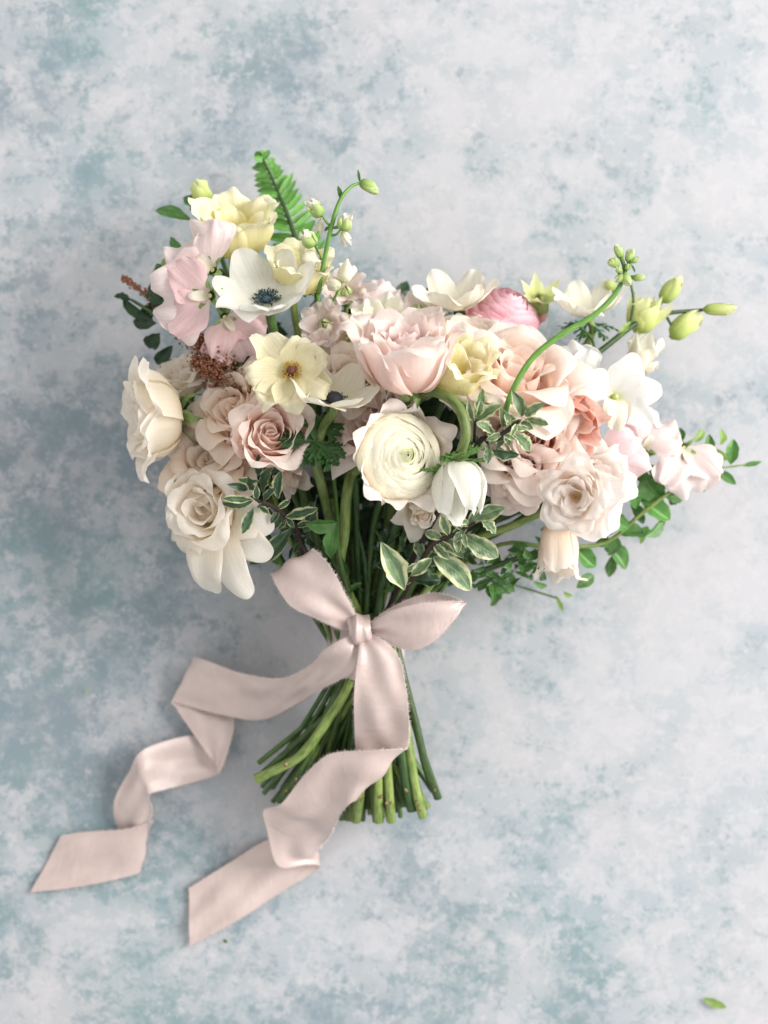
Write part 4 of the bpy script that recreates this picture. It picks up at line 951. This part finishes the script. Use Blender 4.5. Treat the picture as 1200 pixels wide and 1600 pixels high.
for g in range(0, n, 5):
    ids = sorted(order[g:g+5], key=lambda i: STEMS[i]['base'][2]); sl = sorted(slots[g:g+5], key=lambda s: s[2]); bb = bots[g:g+5]
    bb = sorted(bb, key=lambda b: b[2])
    for i, s, b in zip(ids, sl, bb):
        st = STEMS[i]; B0 = st['base']; ax = st['ax']; dist = np.linalg.norm((B0-s)[:2])
        p1 = B0-ax*min(.022, st['R']*.7)
        p1[2] = max(p1[2], .02)
        d = (B0-s); d[2] = 0; d /= np.linalg.norm(d)+1e-9; d = d*.5+np.array([0, .5, 0]); d /= np.linalg.norm(d)
        ql = min(.085, .45*dist)
        qq = s+d*ql+(s-T0)*1.1; qq[2] = s[2]+.35*(s[2]-T0[2])+.004
        if st['mid']: pts = [B0, B0-ax*st['R']*.25]+[P(*m_) for m_ in st['mid']]+[s]
        else:
            mm = p1*.5+qq*.5; mm[2] = min(p1[2], .5*p1[2]+.5*qq[2]-.006)
            pts = [B0, p1, mm, qq, s]
        e = P(*b); pts += [s+(e-s)*.45+np.array([rng.uniform(-.003, .003), 0, .002]), e]
        rad = [st['r']*.9, st['r'], st['r']*rng.uniform(.95, 1.15)]
        V_, F_, uv_, mi_ = tube_mesh(pts, rad, 9, 7, .03, rng)
        m_ = M[st['mat']] if st['mat'] != 'stem' else M[['stem', 'stem', 'stem_l', 'stem_d'][i % 4]]
        o = mk('stem', (V_-B0)@st['B'], F_, None, st['root'], uv_, mats=[m_, M['cut']], mi=mi_)
# bare cut stems that show only at the bottom
G_CUT = 'cut stem ends below the ribbon'
for k, (bx, by, bz, tx, r_, mt, lab) in enumerate([
    (401, 1217, .054, 548, .0029, 'stem_l', 'thick light green stem bending out furthest left below the bow'),
    (436, 1252, .046, 556, .0024, 'stem', 'straight green stem just right of the leftmost bent stem end'),
    (684, 1246, .045, 622, .0024, 'stem', 'green stem end furthest right below the ribbon'),
    (661, 1277, .052, 616, .0027, 'stem_l', 'light green stem end second from the right with brown nodes'),
    (644, 1266, .05, 606, .0029, 'stem_d', 'thick dark green stem end third from the right'),
    (612, 1284, .05, 596, .0026, 'stem_l', 'light green cut stem end below the ribbon fold, right one of a pair'),
    (592, 1284, .048, 588, .0028, 'stem_l', 'light green cut stem end below the ribbon fold, left one of a pair'),
    (556, 1282, .044, 580, .0029, 'stem_l', 'pale green cut stem end just right of the falling ribbon tail')]):
    pts = [P(tx+(tx-bx)*.12, 960, .055), P(tx, 1020, .062), P(tx+(bx-tx)*.45, 1020+(by-1020)*.5, .060), P(tx+(bx-tx)*.72, 1020+(by-1020)*.8, .056), P(bx, by, bz)]
    if k == 0: pts = [P(566, 960, .055), P(548, 1060, .064), P(505, 1135, .064), P(470, 1180, .06), P(440, 1198, .056), P(401, 1217, .05)]
    org = pts[-1]
    root = empty('cut_stem', org, lab, 'stem', G_CUT)
    tube('stem', pts, [r_*.9, r_, r_*1.05], M[mt], root, org=org, endmat=M['cut'], n=12, bumps=.03, rng=rng)
    for q in range(1 + k % 2):
        c = crom(pts, 10); kk = int(len(c)*rng.uniform(.72, .92)); pz = c[kk]
        V, F, uv = lathe([(.0002, -.0016), (r_*.55, -.0008), (r_*.45, .0008), (.0002, .0022)], 7, wob=.12, rng=rng)
        mk('node', V@frame((rng.uniform(-.6, .6), .4, .7)).T+pz+np.array([rng.uniform(-1, 1)*r_*.6, 0, r_*.75])-org, F, M['node'], root, uv)

for k in range(18):
    u_ = k/17; bx = 412+270*u_+rng.uniform(-9, 9); by = 1236+46*math.sin(min(1, u_*1.5)*1.57)-30*max(0, u_-.75)*4*.6+rng.uniform(-22, 2); bz = rng.uniform(.012, .046); tx = 536+78*u_+rng.uniform(-5, 5); r_ = rng.uniform(.0013, .0021)
    pts = [P(tx+(tx-bx)*.12, 965, .05), P(tx, 1022, .056), P(tx+(bx-tx)*.5+rng.uniform(-4, 4), 1022+(by-1022)*.52, .05*.6+bz*.4+.008), P(bx, by, bz)]
    root = empty('cut_stem', pts[-1], 'thin dark green cut stem packed in the bundle below the bow', 'stem', 'thin stems packed in the bundle')
    tube('stem', pts, [r_, r_, r_*1.05], M[['stem_d', 'stem', 'stem'][k % 3]], root, org=pts[-1], endmat=M['cut'], n=8, bumps=.05, rng=rng)

# ------------------------------------------------------------------ ribbon bow
satin = satin_mat('dusty_pink_satin')
fray = plain_mat('ribbon_thread', (.66, .56, .53), (.78, .70, .67), rough=.8, scale=500, bump=0)
bow = empty('ribbon_bow', P(562, 985, .08), 'dusty pink frayed satin ribbon tied in a bow round the stems', 'ribbon')
borg = np.array(bow.location)
rng = np.random.default_rng(4)
def strip(name, A, B, sub=9, nu=14, crease=.0010, thr=True, cr=3, seed=1):
    """a length of ribbon between two edge lines given as (px, py, z)"""
    rg = np.random.default_rng(seed)
    a = crom([P(*p) for p in A], sub); b = crom([P(*p) for p in B], sub); m = len(a)
    jl = np.interp(np.arange(m*1.0), np.arange(m), rg.standard_normal(m))
    u = np.linspace(0, 1, nu+1)
    c = (a+b)/2; L = np.r_[0, np.cumsum(np.linalg.norm(np.diff(c, axis=0), axis=1))]
    V = a[:, None, :]*(1-u)[None, :, None]+b[:, None, :]*u[None, :, None]
    t = np.gradient(c, axis=0); t /= np.linalg.norm(t, axis=1)[:, None]+1e-9
    wv = b-a; nn = np.cross(t, wv); nl = np.linalg.norm(nn, axis=1)[:, None]; nn = nn/(nl+1e-5)
    ph = rg.uniform(0, 6.28, 4)
    U, LL = np.meshgrid(u, L)
    d = crease*(np.sin(U*cr*2.1+LL*70+ph[0])*.8+.6*np.sin(U*cr*3.7-LL*110+ph[1])+.5*np.sin(LL*160+ph[2]+U*2))*np.sin(np.pi*U)**.5
    d = d+crease*1.1*np.sin(LL*46+ph[3]+.8*U)*np.sin(np.pi*np.clip(LL/LL.max(), 0, 1))
    V = V+nn[:, None, :]*d[..., None]
    V[..., 2] = np.maximum(V[..., 2], .0015)
    uv = np.stack([U, LL/.05], -1).reshape(-1, 2)
    o = mk(name, V.reshape(-1, 3)-borg, gridfaces(nu, m-1), satin, bow, uv)
    if thr:
        parts = []
        for E, sgn in ((V[:, 0], -1), (V[:, -1], 1)):
            el = np.r_[0, np.cumsum(np.linalg.norm(np.diff(E, axis=0), axis=1))]; tot = el[-1]
            wd = (V[:, -1]-V[:, 0]); wd = wd/(np.linalg.norm(wd, axis=1)[:, None]+1e-9)*sgn
            for q in range(int(tot/.00012)):
                s_ = rg.uniform(0, tot); p = np.array([np.interp(s_, el, E[:, k]) for k in range(3)]); dw = np.array([np.interp(s_, el, wd[:, k]) for k in range(3)]); tt = np.array([np.interp(s_, el, t[:, k]) for k in range(3)])
                l = .0004+.0022*rg.uniform(0, 1)**2.2; dr = dw+tt*rg.uniform(-.9, .9)+rg.standard_normal(3)*.25; dr /= np.linalg.norm(dr)
                sd = np.cross(dr, [0, 0, 1.]); sd = sd/(np.linalg.norm(sd)+1e-6)*.00006; up = np.array([0, 0, .00006])
                b0 = p-dw*.0004; Vt = np.array([b0-sd, b0+sd, b0+up, p+dr*l])
                Vt[:, 2] = np.maximum(Vt[:, 2], .0012)
                parts.append((Vt, np.array([[0, 1, 3], [1, 2, 3], [2, 0, 3]]), np.zeros((4, 2))))
        Vq, Fq, uq = join(parts)
        mk('frayed_edge', Vq-borg, Fq.astype(np.int32), fray, o, uq, kind='stuff')
    return o
# wrap round the stems
aa = np.linspace(0, 2*np.pi, 49); pr = []
cx = P(571, 1015, .05)
for yy, k in [(974, .93), (982, .99), (1000, .97), (1020, 1.0), (1040, .98), (1056, 1.03)]:
    c = P(571, yy, .047)
    pr.append(np.stack([c[0]+.0232*k*np.cos(aa)+.0004*np.sin(5*aa+yy), np.full(49, c[1])+.0012*np.sin(3*aa+yy), c[2]+.0205*k*np.sin(aa)], -1))
Vb = np.concatenate(pr); uvb = np.stack([np.repeat(np.linspace(0, 1, 6), 49), np.tile(aa*.4, 6)], -1)
mk('band', Vb-borg, gridfaces(48, 5), satin, bow, uvb)
# left loop
strip('loop', [(559, 975, .082), (553, 955, .088), (538, 926, .100), (518, 890, .108), (497, 864, .105), (486, 859, .098), (494, 872, .088), (520, 915, .080), (545, 955, .076), (562, 985, .074)],
              [(556, 990, .080), (528, 982, .085), (490, 966, .093), (455, 948, .097), (432, 915, .095), (426, 897, .089), (436, 912, .080), (470, 950, .074), (520, 980, .073), (556, 992, .073)], seed=2, crease=.0011, sub=10)
# right loop
strip('loop', [(570, 978, .082), (585, 970, .087), (612, 955, .096), (650, 945, .102), (690, 941, .103), (718, 940, .100), (726, 941, .095), (712, 934, .092), (678, 927, .092), (640, 937, .088), (602, 955, .080), (572, 978, .075)],
              [(572, 992, .080), (588, 996, .084), (612, 1009, .088), (645, 1017, .092), (680, 1002, .096), (710, 970, .098), (726, 943, .0945), (716, 950, .088), (690, 962, .080), (650, 985, .076), (610, 1000, .074), (572, 994, .072)], seed=3, crease=.0011, sub=10)
# tail falling to the right, folded twice
strip('tail', [(562, 996, .084), (560, 1018, .090), (556, 1050, .090), (553, 1095, .084), (554, 1141, .072), (556, 1190, .060), (557, 1240, .056), (556, 1249, .060), (546, 1256, .062), (532, 1272, .057), (524, 1288, .052), (519, 1298, .046), (517, 1303, .038), (510, 1313, .030), (502, 1318, .022), (497, 1324, .014), (486, 1306, .008), (420, 1312, .006), (356, 1350, .006), (295, 1388, .004)],
              [(582, 992, .084), (606, 1006, .090), (626, 1034, .091), (636, 1090, .087), (639, 1138, .077), (638, 1162, .069), (634, 1171, .069), (628, 1171, .073), (578, 1174, .076), (516, 1180, .071), (476, 1212, .062), (440, 1256, .052), (413, 1265, .044), (418, 1296, .034), (434, 1351, .024), (478, 1350, .016), (497, 1357, .006), (440, 1393, .004), (372, 1437, .005), (296, 1479, .004)], seed=5, crease=.0013, sub=10)
# tail falling to the left, curling
strip('tail', [(556, 990, .084), (532, 1000, .088), (504, 1018, .082), (483, 1040, .068), (438, 1060, .046), (377, 1051, .032), (330, 1034, .026), (302, 1028, .018), (312, 1045, .008), (355, 1090, .006), (366, 1130, .009), (357, 1172, .014), (344, 1205, .012), (332, 1213, .007), (300, 1223, .010), (262, 1233, .018), (236, 1240, .022), (231, 1246, .021), (238, 1266, .019), (234, 1284, .016), (238, 1284, .014), (236, 1284, .016), (196, 1296, .013), (135, 1300, .006), (95, 1306, .003)],
              [(560, 1004, .084), (556, 1044, .086), (528, 1064, .077), (497, 1079, .064), (455, 1105, .040), (406, 1124, .022), (336, 1114, .015), (269, 1097, .011), (274, 1104, .009), (284, 1120, .009), (300, 1143, .011), (322, 1176, .014), (333, 1192, .015), (322, 1164, .008), (300, 1150, .009), (244, 1163, .019), (216, 1179, .024), (203, 1204, .018), (180, 1248, .010), (182, 1284, .005), (198, 1310, .003), (221, 1357, .005), (190, 1372, .007), (112, 1387, .005), (48, 1394, .003)], seed=6, crease=.0010, sub=9)
# knot: a short pleated wrap
kp = []
for t in np.linspace(0, 1, 13):
    a = math.pi*(1.15*t-.075)
    row = []
    for u in np.linspace(0, 1, 13):
        wk = 17+5*abs(2*t-1); x = 560+wk*(2*u-1)+2.5*math.sin(6*u+3*t)+9*(t-.5); y = 984-25*math.cos(a)*(1-.08*math.sin(8*u+1)); zz = .080+.0125*math.sin(a)+.0013*math.sin(u*13+t*4)+.0006*math.sin(u*29-t*5)-.0055*(2*u-1)**2
        row.append(P(x, y, zz))
    kp.append(row)
kp = np.array(kp).reshape(-1, 3); uk = np.stack([np.tile(np.linspace(0, 1, 13), 13), np.repeat(np.linspace(0, .6, 13), 13)], -1)
mk('knot', kp-borg, gridfaces(12, 12), satin, bow, uk)

# ------------------------------------------------------------------ bits fallen on the board
rng = np.random.default_rng(8)
for lab, b, t, w_, m in [('small fallen green leaf on the backdrop at the lower right', (1098, 1560, .002), (1135, 1574, .003), 13, 'vine2'), ('tiny yellow green speck on the backdrop at the left', (134, 1079, .002), (141, 1081, .003), 5, 'vine2'), ('tiny green speck of leaf below the lower ribbon tail', (348, 1468, .002), (356, 1473, .003), 5, 'green')]:
    o = P(*b); r_ = leaf_mesh(P(*b), P(*t), SZ(w_, 0), rng, bend=-.1, fold=.3)
    ob = mk('fallen_leaf', r_[0]-o, r_[1], M[m], None, r_[2], loc=o); tag(ob, lab, 'leaf')
